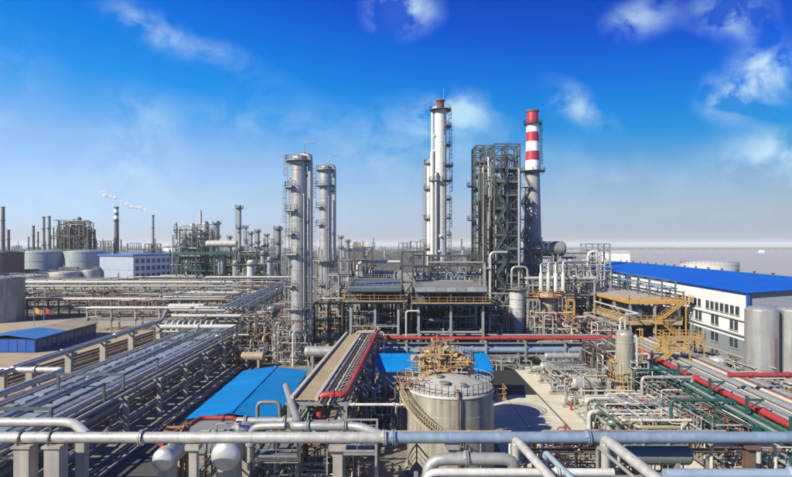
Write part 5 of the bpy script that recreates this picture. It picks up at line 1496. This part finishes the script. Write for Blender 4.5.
# ochre crossover platforms over the rack
def crossover(label, x0, x1, y0, y1, z, seed):
    t = thing('crossover_platform', label, 'platform', ((x0 + x1) / 2, (y0 + y1) / 2, 0))
    for x in (x0 + .1, x1 - .1):
        for y in (y0 + .1, y1 - .1):
            mb = MB(); mb.beam((x, y, 0), (x, y, z - .12), .16); mb.build('leg', 'yellow', t)
    mb = MB(); mb.box(x0, y0, z - .12, x1, y1, z); f = mb.build('deck', 'tan', t)
    mb = MB(); mb.rail([(x0, y0, z), (x1, y0, z), (x1, y1, z), (x0, y1, z)], 1.1, 1.0, .07, True); mb.build('railing', 'yellow', f)
    stair(t, (x0, y0 - .5, z), (x0 - 3, y0 - .5, z - 2.6), .8, 'yellow')
    return t


crossover('ochre railed crossover platform over the right rack, farther and larger', 41.5, 47.5, 86, 89, 6.4, 1)
crossover('ochre railed crossover platform over the right rack, nearer and smaller', 38.6, 41.6, 79, 81.6, 6.0, 2)
t = thing('storage_tank', 'squat silver drum below the ochre stairs', 'tank', (47.9, 83.5, 0))
mb = MB(); mb.lathe((47.9, 83.5, 0), [(1.2, 0), (1.2, 3.9), (1.1, 4.2), (.02, 4.5)], 26); mb.build('shell', 'alu', t)
mb = MB(); mb.lathe((47.9, 83.5, 2.8), [(1.2, 0), (1.25, 0), (1.25, .12), (1.2, .12)], 26, False); mb.build('band', 'galv', t)

# ================================================================== big ochre edged platform
M['paledeck'] = mat('pale_dusty_deck', (.42, .39, .34), .75, 0, .16, .5, rnd=.12, dirt=.35)
PX0, PX1, PY0, PY1 = 45.6, 56.0, 109.5, 150.0
t = thing('equipment_platform', 'large two storey equipment platform with ochre edged grey top deck', 'platform', (51, 130, 0))
for i, y in enumerate((110, 118, 126, 134, 142, 149.5)):
    for x in (46, 50.8, 55.6):
        mb = MB(); mb.ibeam((x, y, 0), (x, y, 9.9), .42, .42); mb.build('column', 'galv' if i < 2 else 'grey', t)
    for z in (5.75, 9.72):
        mb = MB(); mb.beam((45.7, y, z), (55.9, y, z), .26, .34); mb.build('beam', 'grey', t)
for z, nm in ((6.0, 'lower_deck'), (10.1, 'top_deck')):
    for k in range(8):
        for j in range(2):
            xa = PX0 + j * 5.2; ya = PY0 + k * 5.06
            mb = MB(); mb.box(xa, ya, z - .1, xa + 5.18, ya + 5.04, z + RN.uniform(0, .015)); mb.build('deck_panel', M['paledeck'], t)
    for (p, q_, n) in (((PX0 - .06, PY0, 0), (PX0 - .06, PY1, 0), 20), ((PX0, PY0 - .06, 0), (PX1, PY0 - .06, 0), 6)):
        p = Vector(p); q_ = Vector(q_)
        for k in range(n):
            a, b = p.lerp(q_, k / n + .002), p.lerp(q_, (k + 1) / n - .002)
            mb = MB(); mb.beam(a + Vector((0, 0, z - .3)), b + Vector((0, 0, z - .3)), .1, .7); mb.build('fascia_panel', 'yellow' if z > 8 else 'tan', t)
    mb = MB(); mb.rail([(PX0, PY1 if z < 8 else PY0 + 4, z + .02), (PX0, PY0, z + .02), (PX1, PY0, z + .02)], 1.1, 1.1, .085); mb.build('railing', 'yellow', t)
    mb = MB(); mb.rail([(PX1, PY0, z + .02), (PX1, PY1, z + .02), (PX0, PY1, z + .02)], 1.1, 1.7, .06); mb.build('railing', 'galv', t)
stair(t, (56.0, 108.6, 10.1), (50.6, 108.6, 6.0), 1.0, 'yellow')
stair(t, (50.8, 107.3, 6.0), (56.2, 107.3, 1.6), 1.0, 'yellow')
stair(t, (56.4, 106.0, 1.6), (58.0, 103.0, 0), 1.0, 'yellow')
for (x0, x1, y0, y1, z) in ((49.4, 51, 106.6, 109.3, 6.0), (55.8, 57.4, 105.5, 108, 1.6), (55.8, 57.4, 107.9, 110, 10.1)):
    mb = MB(); mb.box(x0, y0, z - .1, x1, y1, z); f = mb.build('landing', 'tan', t)
    mb = MB(); mb.rail([(x0, y0, z), (x1, y0, z), (x1, y1, z)], 1.1, .9, .07); mb.build('railing', 'yellow', f)
    mb = MB(); mb.beam((x0 + .15, y0 + .15, 0), (x0 + .15, y0 + .15, z - .1), .18); mb.build('post', 'yellow', t)
for i, (x, y, r_, L, m_, lab) in enumerate(((48.3, 114, .9, 5, 'bluelt', 'pale blue vessel between the two decks of the big platform, nearest'), (48.3, 122, .8, 5, 'white', 'white vessel between the two decks of the big platform'), (50, 131, .9, 6, 'dblue', 'dark blue vessel between the two decks of the big platform, farthest'))):
    drum('lying_vessel', lab, (x, y, 7.6), L, r_, 90, m_, 1.6 - r_, sm='grey')
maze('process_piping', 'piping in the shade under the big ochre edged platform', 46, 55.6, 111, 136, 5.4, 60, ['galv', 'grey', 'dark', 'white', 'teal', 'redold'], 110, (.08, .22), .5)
maze('process_piping', 'piping on the left flank of the big ochre edged platform', 37, 45, 106, 128, 6.0, 60, ['galv', 'cream', 'redold', 'white', 'grey'], 111, (.08, .2), .6)
pipe([(42.5, 106, 0), (42.5, 106, 7.2), (43.4, 106, 7.2), (43.4, 106, 1)], .2, 'white', 'white inverted pipe loop left of the big platform, nearest', n=10, bend=.4)
pipe([(42.6, 104, 8.2), (45.2, 104, 8.2), (45.2, 128, 8.2)], .16, 'white', 'white pipe hugging the left flank of the big platform', n=10)
# blue pipe gallery between platform and hall
RG = Rack('pipe_rack', 'sky blue pipe gallery along the works hall wall', (53.2, 112), (58.5, 186), 2.6, 12, [12.4, 13.9], 'dblue', 'dblue', .26, .2)
for k, (a_, r_, m_, wd) in enumerate(((.3, .16, 'bluelt', 'pale blue'), (1.1, .2, 'white', 'white'), (1.9, .16, 'bluelt', 'pale blue'))):
    RG.run(a_, r_, m_, '%s pipe, %s from the left on the sky blue pipe gallery' % (wd, ORD[k]), z=12.4)
RG.run(1.3, .14, M['roofblue2'], 'bright blue pipe on top of the sky blue pipe gallery', z=13.9)

# ================================================================== works hall with the long blue roof
hd = Vector((.08, 1, 0)).normalized(); hp = Vector((hd.y, -hd.x, 0)); A = Vector((56.6, 90, 0))
HL, HW, HE, HR = 126.0, 34.0, 13.3, 14.7


def hall(s, w, z): return A + hd * s + hp * w + Vector((0, 0, z))


def slab(mb, p, q, th, n):
    """thin plate spanned by corners p..., thickness along n"""
    vs = [tuple(v) for v in p] + [tuple(Vector(v) + n * th) for v in p]
    k = len(p)
    mb.quadset(vs, [tuple(range(k - 1, -1, -1)), tuple(range(k, 2 * k))] + [(i, (i + 1) % k, k + (i + 1) % k, k + i) for i in range(k)])
    return mb


t = thing('works_hall', 'long white works hall with bright blue gable roof on the right', 'building', A)
nseg = 21
for k in range(nseg):
    s0, s1 = HL * k / nseg + .01, HL * (k + 1) / nseg - .01
    mb = MB(); slab(mb, [hall(s0, 0, 5.4), hall(s1, 0, 5.4), hall(s1, 0, HE), hall(s0, 0, HE)], None, .25, hp); mb.build('wall_panel', 'wallwhite', t)
    mb = MB(); slab(mb, [hall(s0, 0, 0), hall(s1, 0, 0), hall(s1, 0, 5.38), hall(s0, 0, 5.38)], None, .25, hp); mb.build('wall_panel', 'wallgrey', t)
mb = MB(); slab(mb, [hall(.3, .26, 0), hall(.3, HW - .26, 0), hall(.3, HW - .26, HE), hall(.3, HW / 2, HR), hall(.3, .26, HE)], None, .25, hd); mb.build('end_wall', 'wallgrey', t)
mb = MB(); slab(mb, [hall(HL, 0, 0), hall(HL, HW, 0), hall(HL, HW, HE), hall(HL, HW / 2, HR), hall(HL, 0, HE)], None, .25, -hd); mb.build('end_wall', 'wallgrey', t)
mb = MB(); slab(mb, [hall(0, HW, 0), hall(HL, HW, 0), hall(HL, HW, HE), hall(0, HW, HE)], None, .25, -hp); mb.build('rear_wall', 'wallwhite', t)
nr = 42
for k in range(nr):
    s0, s1 = -.6 + (HL + 1.2) * k / nr, -.6 + (HL + 1.2) * (k + 1) / nr - .02
    for (wa, wb, za, zb) in ((-.5, HW / 2, HE, HR), (HW / 2, HW + .5, HR, HE)):
        mb = MB(); slab(mb, [hall(s0, wa, za), hall(s0, wb, zb), hall(s1, wb, zb), hall(s1, wa, za)], None, .14, Vector((0, 0, 1))); mb.build('roof_sheet', 'roofblue', t)
for k in range(18):
    s = 3 + k * 6.8
    mb = MB(); p = hall(s, HW / 2, HR + .1); mb.cyl(p, p + Vector((0, 0, .45)), .18, n=10); mb.ring(p + Vector((0, 0, .55)), (0, 0, 1), .32, .2, 12); mb.build('ridge_vent', 'dark', t)
mb = MB(); mb.beam(hall(-.08, -.08, 0), hall(-.08, -.08, HE - .05), .4); mb.build('corner_trim', 'trim', t)
mb = MB(); mb.beam(hall(.2, -.06, HE - .22), hall(HL, -.06, HE - .22), .1, .4); mb.build('eave_trim', 'trim', t)
mb = MB(); mb.beam(hall(.2, .4, 5.4), hall(.2, HW, 5.4), .12, .3); mb.build('wall_band', 'trim', t)


def win(s, z, w, h):
    mb = MB(); slab(mb, [hall(s, -.06, z), hall(s + w, -.06, z), hall(s + w, -.06, z + h), hall(s, -.06, z + h)], None, .055, hp); o = mb.build('window', 'wallgrey', t)
    mb = MB(); slab(mb, [hall(s + .07, -.075, z + .07), hall(s + w / 2 - .03, -.075, z + .07), hall(s + w / 2 - .03, -.075, z + h - .07), hall(s + .07, -.075, z + h - .07)], None, .012, hp)
    slab(mb, [hall(s + w / 2 + .03, -.075, z + .07), hall(s + w - .07, -.075, z + .07), hall(s + w - .07, -.075, z + h - .07), hall(s + w / 2 + .03, -.075, z + h - .07)], None, .012, hp); mb.build('pane', 'pane', o)
    mb = MB(); slab(mb, [hall(s - .1, -.2, z - .1), hall(s + w + .1, -.2, z - .1), hall(s + w + .1, -.2, z), hall(s - .1, -.2, z)], None, .18, hp); mb.build('sill', 'conc', o)


for k in range(16): win(2.6 + k * 1.75 + (k // 7) * 1.5, 9.3, 1.25, 1.5)
for base in (3.0, 9.6, 16, 22.5):
    for z in (6.7, 3.7, .6):
        for j in range(2): win(base + j * 1.5, z, 1.2, 1.7)
for z, r_, m_ in ((8.7, .09, 'white'), (6.2, .11, 'galv')):
    mb = MB(); mb.cyl(hall(.4, -.35, z), hall(26, -.35, z), r_, n=8); mb.build('wall_pipe', m_, t)
mb = MB(); mb.box(A.x + 3.6, 89.4, 9.6, A.x + 5.0, 90.2, 11.2); mb.build('vent_box', 'dark', t)

for i, px in enumerate((761.5, 792.5)):
    x = X(px, 80)
    t = thing('steel_silo', ('left' if i == 0 else 'right') + ' tall brushed steel silo in front of the hall end wall', 'silo', (x, 80, 0), 'steel silos')
    mb = MB(); mb.lathe((x, 80, 0), [(2.2, 0), (2.2, .5)], 40); mb.build('plinth', 'conc', t)
    for k in range(6):
        za, zb = .5 + k * 1.87, .5 + (k + 1) * 1.87 - .015
        mb = MB(); mb.lathe((x, 80, 0), [(2.1, za), (2.1, zb)], 48); mb.lathe((x, 80, zb), [(2.1, 0), (2.115, 0), (2.115, .03), (2.1, .03)], 48, False); mb.build('shell_course', 'steelsilo', t)
    mb = MB(); mb.lathe((x, 80, 11.7), [(2.1, 0), (1.95, .28), (1.2, .58), (.02, .75)], 48); mb.build('head', 'steelsilo', t)
    ladder(t, x - 2.4 if i else x + 2.4, 79.3, .5, 11.6, PI if i else 0., 'galv')
    mb = MB(); mb.tube([(x + .2, 77.6, 0), (x + .2, 77.6, 8.5)], .07, 8); mb.build('drain_pipe', 'redold', t)
t = thing('storage_tank', 'broad white tank far beyond the blue roof', 'tank', (X(709, 330), 330, 0))
tx = X(709, 330)
mb = MB(); mb.lathe((tx, 330, 0), [(15.5, 0), (15.5, 10.0)], 60); mb.build('shell', 'white', t)
mb = MB(); mb.lathe((tx, 330, 10), [(15.7, -.2), (15.7, .1), (8, 1.3), (.02, 1.9)], 60); mb.build('roof', 'white', t)
mb = MB(); mb.rail([(tx + 15.3 * math.cos(k * PI / 20), 330 + 15.3 * math.sin(k * PI / 20), 10.1) for k in range(40)], 1.1, 2.4, .09, True); mb.build('railing', 'galv', t)

# ================================================================== far left: tank farm, office, process units
def far_tank(label, px, d, wpx, ytop, m, roofm, group='tank farm', zs=None):
    r = wpx * d / 560 / 2; x = X(px, d); h = Z(ytop, d) - r * .09
    t = thing('storage_tank', label, 'tank', (x, d, 0), group)
    mb = MB(); mb.lathe((x, d, 0), [(r, 0), (r, h)], 48); mb.build('shell', m, t)
    mb = MB(); mb.lathe((x, d, h), [(r * 1.015, -.3), (r * 1.015, .1), (r * .7, r * .055), (r * .35, r * .085), (.02, r * .095)], 48); mb.build('roof', roofm, t)
    mb = MB()
    for k in (.33, .66): mb.lathe((x, d, h * k), [(r, 0), (r * 1.012, 0), (r * 1.012, .3), (r, .3)], 48, False)
    mb.build('wind_girder', m, t)
    mb = MB(); mb.rail([(x + r * math.cos(k * PI / 16), d + r * math.sin(k * PI / 16), h + .1) for k in range(32)], 1.2, 3.5, .12, True); mb.build('railing', 'galv', t)
    mb = MB(); prev = None
    for k in range(25):
        a = math.radians(200 + k * 3.2); p = Vector((x + (r + .5) * math.cos(a), d + (r + .5) * math.sin(a), h * (1 - k / 24)))
        if prev: mb.beam(prev, p, .9, .3)
        prev = p
    mb.build('stair', 'galv', t)
    return t


far_tank('dark red brown storage tank at the left edge', 3, 318, 36, 251, 'tankred', M['tankred'])
far_tank('pale blue grey storage tank, left of the large pair', 43, 352, 42, 250, 'tankblue', 'tankblue')
far_tank('pale blue grey storage tank, right of the large pair', 84, 358, 37, 250, 'tankblue', 'tankblue')
far_tank('pale tank peeping over the office roof', 131, 400, 27, 253, 'tankblue', 'white')
far_tank('small pale tank in front of the large pair, leftmost', 30, 268, 34, 274, 'silver', 'white')
far_tank('small pale tank in front of the large pair, middle', 66, 272, 29, 271, 'silver', 'white')
far_tank('small pale tank in front of the large pair, beside the office', 91, 276, 17, 269.5, 'silver', 'white')

# office with blue roof
od = Vector((.38, .925, 0)); op = Vector((-.925, .38, 0)); O = Vector((-153, 326, 0))


def off(s, w, z): return O + od * s + op * w + Vector((0, 0, z))


OL, OW, OH = 46.0, 27.0, 14.6
t = thing('office_building', 'pale office building with flat blue roof and rows of windows', 'building', O)
mb = MB()
slab(mb, [off(0, 0, 0), off(OL, 0, 0), off(OL, OW, 0), off(0, OW, 0)], None, OH, Vector((0, 0, 1))); mb.build('wall', 'wallblue', t)
mb = MB(); slab(mb, [off(-.05, -.06, .0), off(OL + .05, -.06, .0), off(OL + .05, -.06, OH - .1), off(-.05, -.06, OH - .1)], None, .05, op); mb.build('facade_sheet', 'wallwhite', t)
mb = MB(); slab(mb, [off(-.8, -.8, OH), off(OL + .8, -.8, OH), off(OL + .8, OW + .8, OH), off(-.8, OW + .8, OH)], None, .9, Vector((0, 0, 1))); mb.build('roof', 'roofblue2', t)
mb = MB(); slab(mb, [off(-.06, 0, 6.2), off(-.06, OW, 6.2), off(-.06, OW, 6.5), off(-.06, 0, 6.5)], None, .05, od); mb.build('wall_joint', 'wallgrey', t)
for r_ in range(3):
    for c_ in range(11):
        s = 1.5 + c_ * 4.05; z = 1.6 + r_ * 4.3
        mb = MB(); slab(mb, [off(s, -.16, z), off(s + 2.7, -.16, z), off(s + 2.7, -.16, z + 2.7), off(s, -.16, z + 2.7)], None, .09, op); o_ = mb.build('window', 'white', t)
        mb = MB()
        for a_, b_ in ((.15, 1.28), (1.42, 2.55)): slab(mb, [off(s + a_, -.2, z + .15), off(s + b_, -.2, z + .15), off(s + b_, -.2, z + 2.55), off(s + a_, -.2, z + 2.55)], None, .03, op)
        mb.build('pane', 'pane', o_)

# stacks on the skyline
def stack(label, px, d, ytop, wpx, m, bands=False, group=None):
    x = X(px, d); h = Z(ytop, d); r = wpx * d / 560 / 2
    t = thing('chimney_stack', label, 'chimney', (x, d, 0), group)
    mb = MB(); mb.lathe((x, d, 0), [(r * 1.15, 0), (r * .86, h)], 20); mb.build('shaft', m, t)
    mb = MB(); mb.lathe((x, d, h), [(r * .86, 0), (r * 1.0, .1), (r * 1.0, 1.0), (r * .6, 1.0), (r * .55, -2)], 20, False); mb.build('rim', 'brick', t)
    if bands:
        for k in (.83, .93):
            rr = (r * 1.15 + (r * .86 - r * 1.15) * k) * 1.01; rr2 = (r * 1.15 + (r * .86 - r * 1.15) * (k + .05)) * 1.01
            mb = MB(); mb.lathe((x, d, 0), [(rr, h * k), (rr2, h * (k + .05))], 20); mb.build('band', 'stackwhite', t)
    for k in (.5, .8):
        mb = MB(); mb.lathe((x, d, h * k), [(r, 0), (r * 1.5, 0), (r * 1.5, .3), (r, .3)], 16, False); mb.build('platform', 'dark', t)
    return t


stack('dark stack with pale bands rising behind the office', 116.5, 440, 208, 4.6, 'brick', True)
stack('thin grey smoking stack right of the banded dark stack', 153, 400, 216.5, 2.6, 'grey')
stack('tall dark stack at the left edge of the skyline', 3, 430, 208, 3.6, 'brick')
stack('short dark stack beside the left edge stack', 8.5, 430, 231, 3.0, 'brick')
stack('short slim dark stack left of the twin stacks', 33.5, 430, 227, 2.6, 'brick')
stack('lowest slim stack just left of the twin stacks', 38, 430, 233, 1.8, 'brick')
stack('left one of twin grey stacks beside the dark process unit', 43.6, 430, 218, 3.2, 'stackgrey')
stack('right one of twin grey stacks beside the dark process unit', 49, 430, 217.5, 3.4, 'stackgrey')
for i, (px, d, ytop, wpx, lab) in enumerate(((239.5, 235, 206, 3.4, 'tall slim dark column with platforms left of the silver columns'), (217, 300, 222, 5.2, 'grey column right of the hunched process unit'), (278.5, 250, 227, 5.6, 'thick grey column just left of the taller silver column'),
                                             (251, 300, 232, 3, 'short grey column left of the thick grey column'), (258, 320, 230, 3.4, 'stout skyline column left of the thick grey column'), (267, 330, 234, 2.4, 'thin skyline column left of the thick grey column'), (230, 330, 236, 2.2, 'thin skyline column left of the tall slim dark column'), (246, 280, 226, 1.6, 'very thin mast column beside the tall slim dark column'),
                                             (348, 330, 240, 3.2, 'squat far column right of the silver columns'), (341, 300, 236, 2.6, 'thin far column right of the silver columns'))):
    h = Z(ytop, d)
    tower('distillation_column', lab, X(px, d), d, wpx * d / 1120, h, 'grey' if i % 2 == 0 else 'alu2', plats=[(h - 1, 0, 360, .9), (h * .75, 0, 360, .8), (h * .5, 0, 360, .9)], ladders=[(200, 2, h, .3)], bands=4, n=18, platm='dark', railm='grey')

fx0, fd = X(57, 420), 420
t = frame('process_unit', 'dark lattice process unit on the left skyline', [fx0, fx0 + 5.5, fx0 + 11, fx0 + 16.5, fx0 + 21], [420, 427, 434], [6, 12, 18, 23, 28, 33], 'farsteel', .8, .6, .5,
          [(12, fx0, fx0 + 21, 420, 434), (23, fx0, fx0 + 16, 420, 434), (28, fx0 + 5, fx0 + 21, 420, 434)], fm='dark', rails='dark', seed=31, joined=True)
for k, (dx, h, r_) in enumerate(((3, 38, 1.2), (7.5, 41, 1.6), (12, 42.5, 1.8), (15.5, 40, 1.4), (19, 33, 1.6), (-3, 30, 1.0), (24, 27, 1.2))):
    x = fx0 + dx
    mb = MB(); mb.lathe((x, 428, 0), [(r_, 0), (r_, h - r_), (r_ * .7, h - .3), (.02, h)], 16); mb.build('vessel', M['grey'] if k % 2 else M['farsteel'], t)
    ring_platform(t, x, 428, h - 3, r_, 1.2, 0, 2 * PI, 'dark', 'dark', False)
ux = X(181, 300)
t = frame('process_unit', 'hunched process unit with white overhead drum left of the tall slim column', [ux, ux + 5, ux + 10, ux + 15], [298, 306], [5, 10, 15, 20, 25], 'farsteel', .6, .5, .5, [(10, ux, ux + 15, 298, 306), (20, ux + 4, ux + 15, 298, 306)], fm='dark', rails='dark', seed=32, joined=True)
for k, (dx, h, r_) in enumerate(((5, 33, 1.6), (9.5, 40, .6), (12, 34, 2.2), (15, 30, 1.5), (1, 28, .8))):
    mb = MB(); mb.lathe((ux + dx, 303, 0), [(r_, 0), (r_, h - r_), (r_ * .6, h - .2), (.02, h)], 16); mb.build('vessel', M['grey'] if k % 2 else M['alu2'], t)
mb = MB(); mb.beam((ux - 3, 297.5, 29), (ux + 8, 297.5, 29), .8, .5); mb.build('crane_beam', 'dark', t)
mb = MB(); mb.beam((ux - 1.5, 297.5, 24), (ux - 1.5, 297.5, 33), .5); mb.build('mast', 'dark', t)
drum('lying_vessel', 'long white overhead drum beside the hunched process unit', (X(222, 270), 270, 21.6), 14, 1.6, 0, 'white', 20, sm='dark', bands=5)
# green canopied unit
gx = X(186, 245)
frame('process_unit', 'dark green canopied unit in front of the office', [gx, gx + 8, gx + 16, gx + 24, gx + 32], [240, 250], [5, 10, 15.5], 'teal', .45, .4, .35, [(10, gx, gx + 32, 240, 250), (15.5, gx - 1, gx + 22, 239, 251)], fm='teal', rails='dkgreen', seed=33)
maze('process_piping', 'dark green piping inside the canopied unit', gx, gx + 34, 241, 250, 14, 50, ['dkgreen', 'teal', 'dark', 'galv', 'grey'], 120, (.15, .4), .1)
for i, (px, d, ytop, wpx, m_) in enumerate(((222, 240, 254, 8, 'alu2'), (236, 225, 262, 7, 'alu2'), (263, 225, 252, 5, 'galv'), (270, 215, 258, 6, 'alu2'), (251, 215, 262, 8, 'white'))):
    h = Z(ytop, d)
    tower('vertical_vessel', ('stout grey vessel inside the green canopied unit', 'short stout vessel at the foot of the tall slim column', 'slim pale vessel left of the silver columns', 'grey vessel left of the silver columns', 'stubby white vessel left of the silver columns')[i], X(px, d), d, wpx * d / 1120, h, m_, plats=[(h - 1, 0, 360, .8), (h * .5, 0, 360, .8)], bands=3, n=18, cat='vessel')
frame('process_unit', 'dark process frame left of the taller silver column', [X(240, 225), X(253, 225), X(266, 225), X(279, 225)], [222, 230], [4.5, 9, 13.5], 'dkgreen', .4, .36, .4, [(9, X(240, 225), X(279, 225), 222, 230), (13.5, X(253, 225), X(279, 225), 222, 230)], seed=34)
maze('process_piping', 'grey piping inside the dark process frame', X(240, 225), X(280, 225), 214, 229, 12, 54, ['galv', 'grey', 'dark', 'white'], 121, (.15, .35), .1)
frame('process_unit', 'small dark frame around the smoking stack foot', [X(147, 395), X(153, 395), X(159, 395)], [392, 398], [6, 12, 18, 22], 'farsteel', .6, .5, .5, [(18, X(147, 395), X(159, 395), 392, 398)], fm='dark', rails='dark', seed=35, joined=True)

maze('process_piping', 'dark risers and pipes wound round the left skyline process unit', fx0 - 4, fx0 + 24, 418, 428, 40, 80, ['farsteel', 'dark', 'grey', 'brown'], 130, (.25, .6), .0)
maze('process_piping', 'dark risers and pipes wound round the hunched process unit', ux - 4, ux + 20, 294, 302, 32, 80, ['farsteel', 'dark', 'grey', 'galv'], 131, (.15, .4), .0)
maze('process_piping', 'grey risers and pipes around the foot of the tall slim dark column', X(234, 236), X(268, 236), 232, 246, 22, 70, ['galv', 'dark', 'grey', 'dkgreen'], 132, (.12, .3), .0)
maze('process_piping', 'dark low piping in front of the office and green unit', -118, -60, 232, 242, 8, 70, ['galv', 'dark', 'grey', 'brown', 'dkgreen'], 133, (.12, .3), .0)
maze('process_piping', 'dark low piping in front of the small pale tanks', -175, -110, 236, 262, 6, 70, ['galv', 'dark', 'grey', 'brown'], 134, (.12, .3), .0)
t = thing('canopy', 'dark green canopy roof over the unit beside the office', 'canopy', (gx + 12, 246, 16))
for k in range(6):
    mb = MB(); mb.box(gx - 2 + k * 4.5, 236, 16.9, gx + 2.4 + k * 4.5, 252, 18.0 + RN.uniform(-.05, .05)); mb.build('roof_panel', 'teal', t)
for k in range(4):
    for y in (237, 251):
        mb = MB(); mb.beam((gx - 1 + k * 8, y, 0), (gx - 1 + k * 8, y, 16.9), .4); mb.build('post', 'dkgreen', t)
# distant skyline of smaller plant
q = random.Random(90)
GRP = 'hazy plant on the far skyline'
for k in range(120):
    px = q.choice([q.uniform(-20, 420), q.uniform(-20, 290), q.uniform(330, 480)]); d = q.uniform(520, 1500)
    x = X(px, d); kind = q.random()
    if kind < .38:
        h = q.uniform(10, 34); r_ = q.uniform(.6, 1.8)
        mb = MB(); mb.lathe((x, d, 0), [(r_, 0), (r_ * .9, h - r_), (r_ * .6, h - .2), (.02, h)], 10); nm, lab, cat_ = 'skyline_column', 'small hazy column on the far skyline', 'column'
        single(mb, nm, q.choice(['farsteel', 'grey', 'stackgrey']), lab, cat_, GRP)
    elif kind < .7:
        w, h, dd = q.uniform(8, 34), q.uniform(5, 16), q.uniform(8, 20)
        t = thing('skyline_building', 'small hazy low building on the far skyline', 'building', (x, d, 0), 'hazy buildings on the far skyline')
        mb = MB(); mb.box(x - w / 2, d, 0, x + w / 2, d + dd, h); mb.build('wall', q.choice(['wallwhite', 'wallblue', 'farsteel', 'stackgrey', 'farsteel']), t)
        mb = MB(); mb.quadset([(x - w / 2 - .5, d - .5, h), (x + w / 2 + .5, d - .5, h), (x + w / 2 + .5, d + dd + .5, h), (x - w / 2 - .5, d + dd + .5, h), (x - w / 2 - .5, d + dd / 2, h + 2.2), (x + w / 2 + .5, d + dd / 2, h + 2.2)], [(0, 1, 5, 4), (2, 3, 4, 5), (0, 4, 3), (1, 2, 5), (3, 2, 1, 0)]); mb.build('roof', q.choice(['grey', 'navy', 'brown', 'farsteel']), t)
    else:
        w, h = q.uniform(8, 20), q.uniform(14, 28)
        frame('lattice_unit', 'small hazy lattice unit on the far skyline', [x, x + w / 2, x + w], [d, d + 8], [h * .33, h * .66, h], 'farsteel', .9, .7, .6, [], 'hazy lattice units on the far skyline', seed=k, joined=True)
# flat far clutter that reads as one mass
mb = MB()
for k in range(2600):
    px = q.uniform(-60, 480); d = q.uniform(330, 1600) if px < 330 else q.uniform(420, 1900)
    x = X(px, d); w = q.uniform(2, 12); h = q.uniform(1.5, 8.5)
    mb.box(x, d, 0, x + w, d + q.uniform(2, 8), h)
o = struct(mb, 'far_plant_clutter', 'farsteel', 'stuff'); o['label'] = 'low hazy plant clutter below the left skyline'
mb = MB()
for k in range(1800):
    px = q.uniform(380, 1000); d = q.uniform(2400, 3400); x = X(px, d); w = q.uniform(8, 30); h = q.uniform(2.5, 8)
    mb.lathe((x, d, 0), [(w, 0), (w * .8, h * .6), (w * .3, h)], 6)
o = struct(mb, 'far_shrub_line', 'dry', 'stuff'); o['label'] = 'thin dark line of shrubs on the right horizon'
for i, (px, d, w, ytop, lab) in enumerate(((763, 1500, 3.2, 249.6, 'tiny white hut on the pale flats at right'), (617, 640, 26, 250.5, 'long low white roofed block on the pale flats'))):
    x = X(px, d); h = Z(ytop, d); ww = w * d / 560
    t = thing('hut', lab, 'building', (x, d, 0))
    mb = MB(); mb.box(x - ww / 2, d, 0, x + ww / 2, d + 12, h * .8); mb.build('wall', 'wallwhite', t)
    mb = MB(); mb.quadset([(x - ww / 2 - .4, d - .4, h * .8), (x + ww / 2 + .4, d - .4, h * .8), (x + ww / 2 + .4, d + 12.4, h * .8), (x - ww / 2 - .4, d + 12.4, h * .8), (x - ww / 2, d + 6, h), (x + ww / 2, d + 6, h)], [(0, 1, 5, 4), (2, 3, 4, 5), (0, 4, 3), (1, 2, 5), (3, 2, 1, 0)]); mb.build('roof', 'white', t)

# white smoke drifting from the thin stack
def vol_mat(name, col, dens, noise=None, aniso=.2):
    m = bpy.data.materials.new(name); m.use_nodes = True
    nt = m.node_tree
    for n in list(nt.nodes): nt.nodes.remove(n)
    out = nt.nodes.new('ShaderNodeOutputMaterial'); v = nt.nodes.new('ShaderNodeVolumePrincipled')
    v.inputs['Color'].default_value = (*col, 1); v.inputs['Density'].default_value = dens; v.inputs['Anisotropy'].default_value = aniso
    nt.links.new(v.outputs[0], out.inputs['Volume'])
    return m


SM = M['smoke'] = vol_mat('smoke_vapour', (1, 1, 1), .9)
mb = MB()
pts = [(151.5, 213.5, .7), (148, 211.2, 1.3), (143.5, 209.8, 2.0), (137, 208.0, 2.6), (131, 206.8, 3.0), (125.5, 204.0, 2.4), (120, 202, 1.4), (113.5, 198, 3.2), (107, 196, 3.2), (103, 192, 1.8)]
for k, (px, py, r_) in enumerate(pts):
    for j in range(5):
        cx, cz = X(px + q.uniform(-3, 3), 400), Z(py + q.uniform(-1.2, 1.2), 400); rr = r_ * .714 * q.uniform(.5, .9)
        prof = [(max(.01, rr * math.sin(PI * i / 6)), -rr * math.cos(PI * i / 6) * .7) for i in range(7)]
        mb.lathe((cx, 400 + q.uniform(-2, 2), cz), prof, 10)
o = mb.build('smoke', SM, None, (0, 0, 0)); o['kind'] = 'stuff'; o['label'] = 'white smoke trail drifting left from the thin stack'

# the air: one closed box of even, thin haze
mb = MB(); mb.box(-9300, -400, -1.2, 9300, 12300, 70)
M['haze'] = vol_mat('haze_air', (.90, .95, .97), .00011, aniso=0.0)
o = mb.build('haze', M['haze'], None, (0, 0, 0)); o['kind'] = 'stuff'
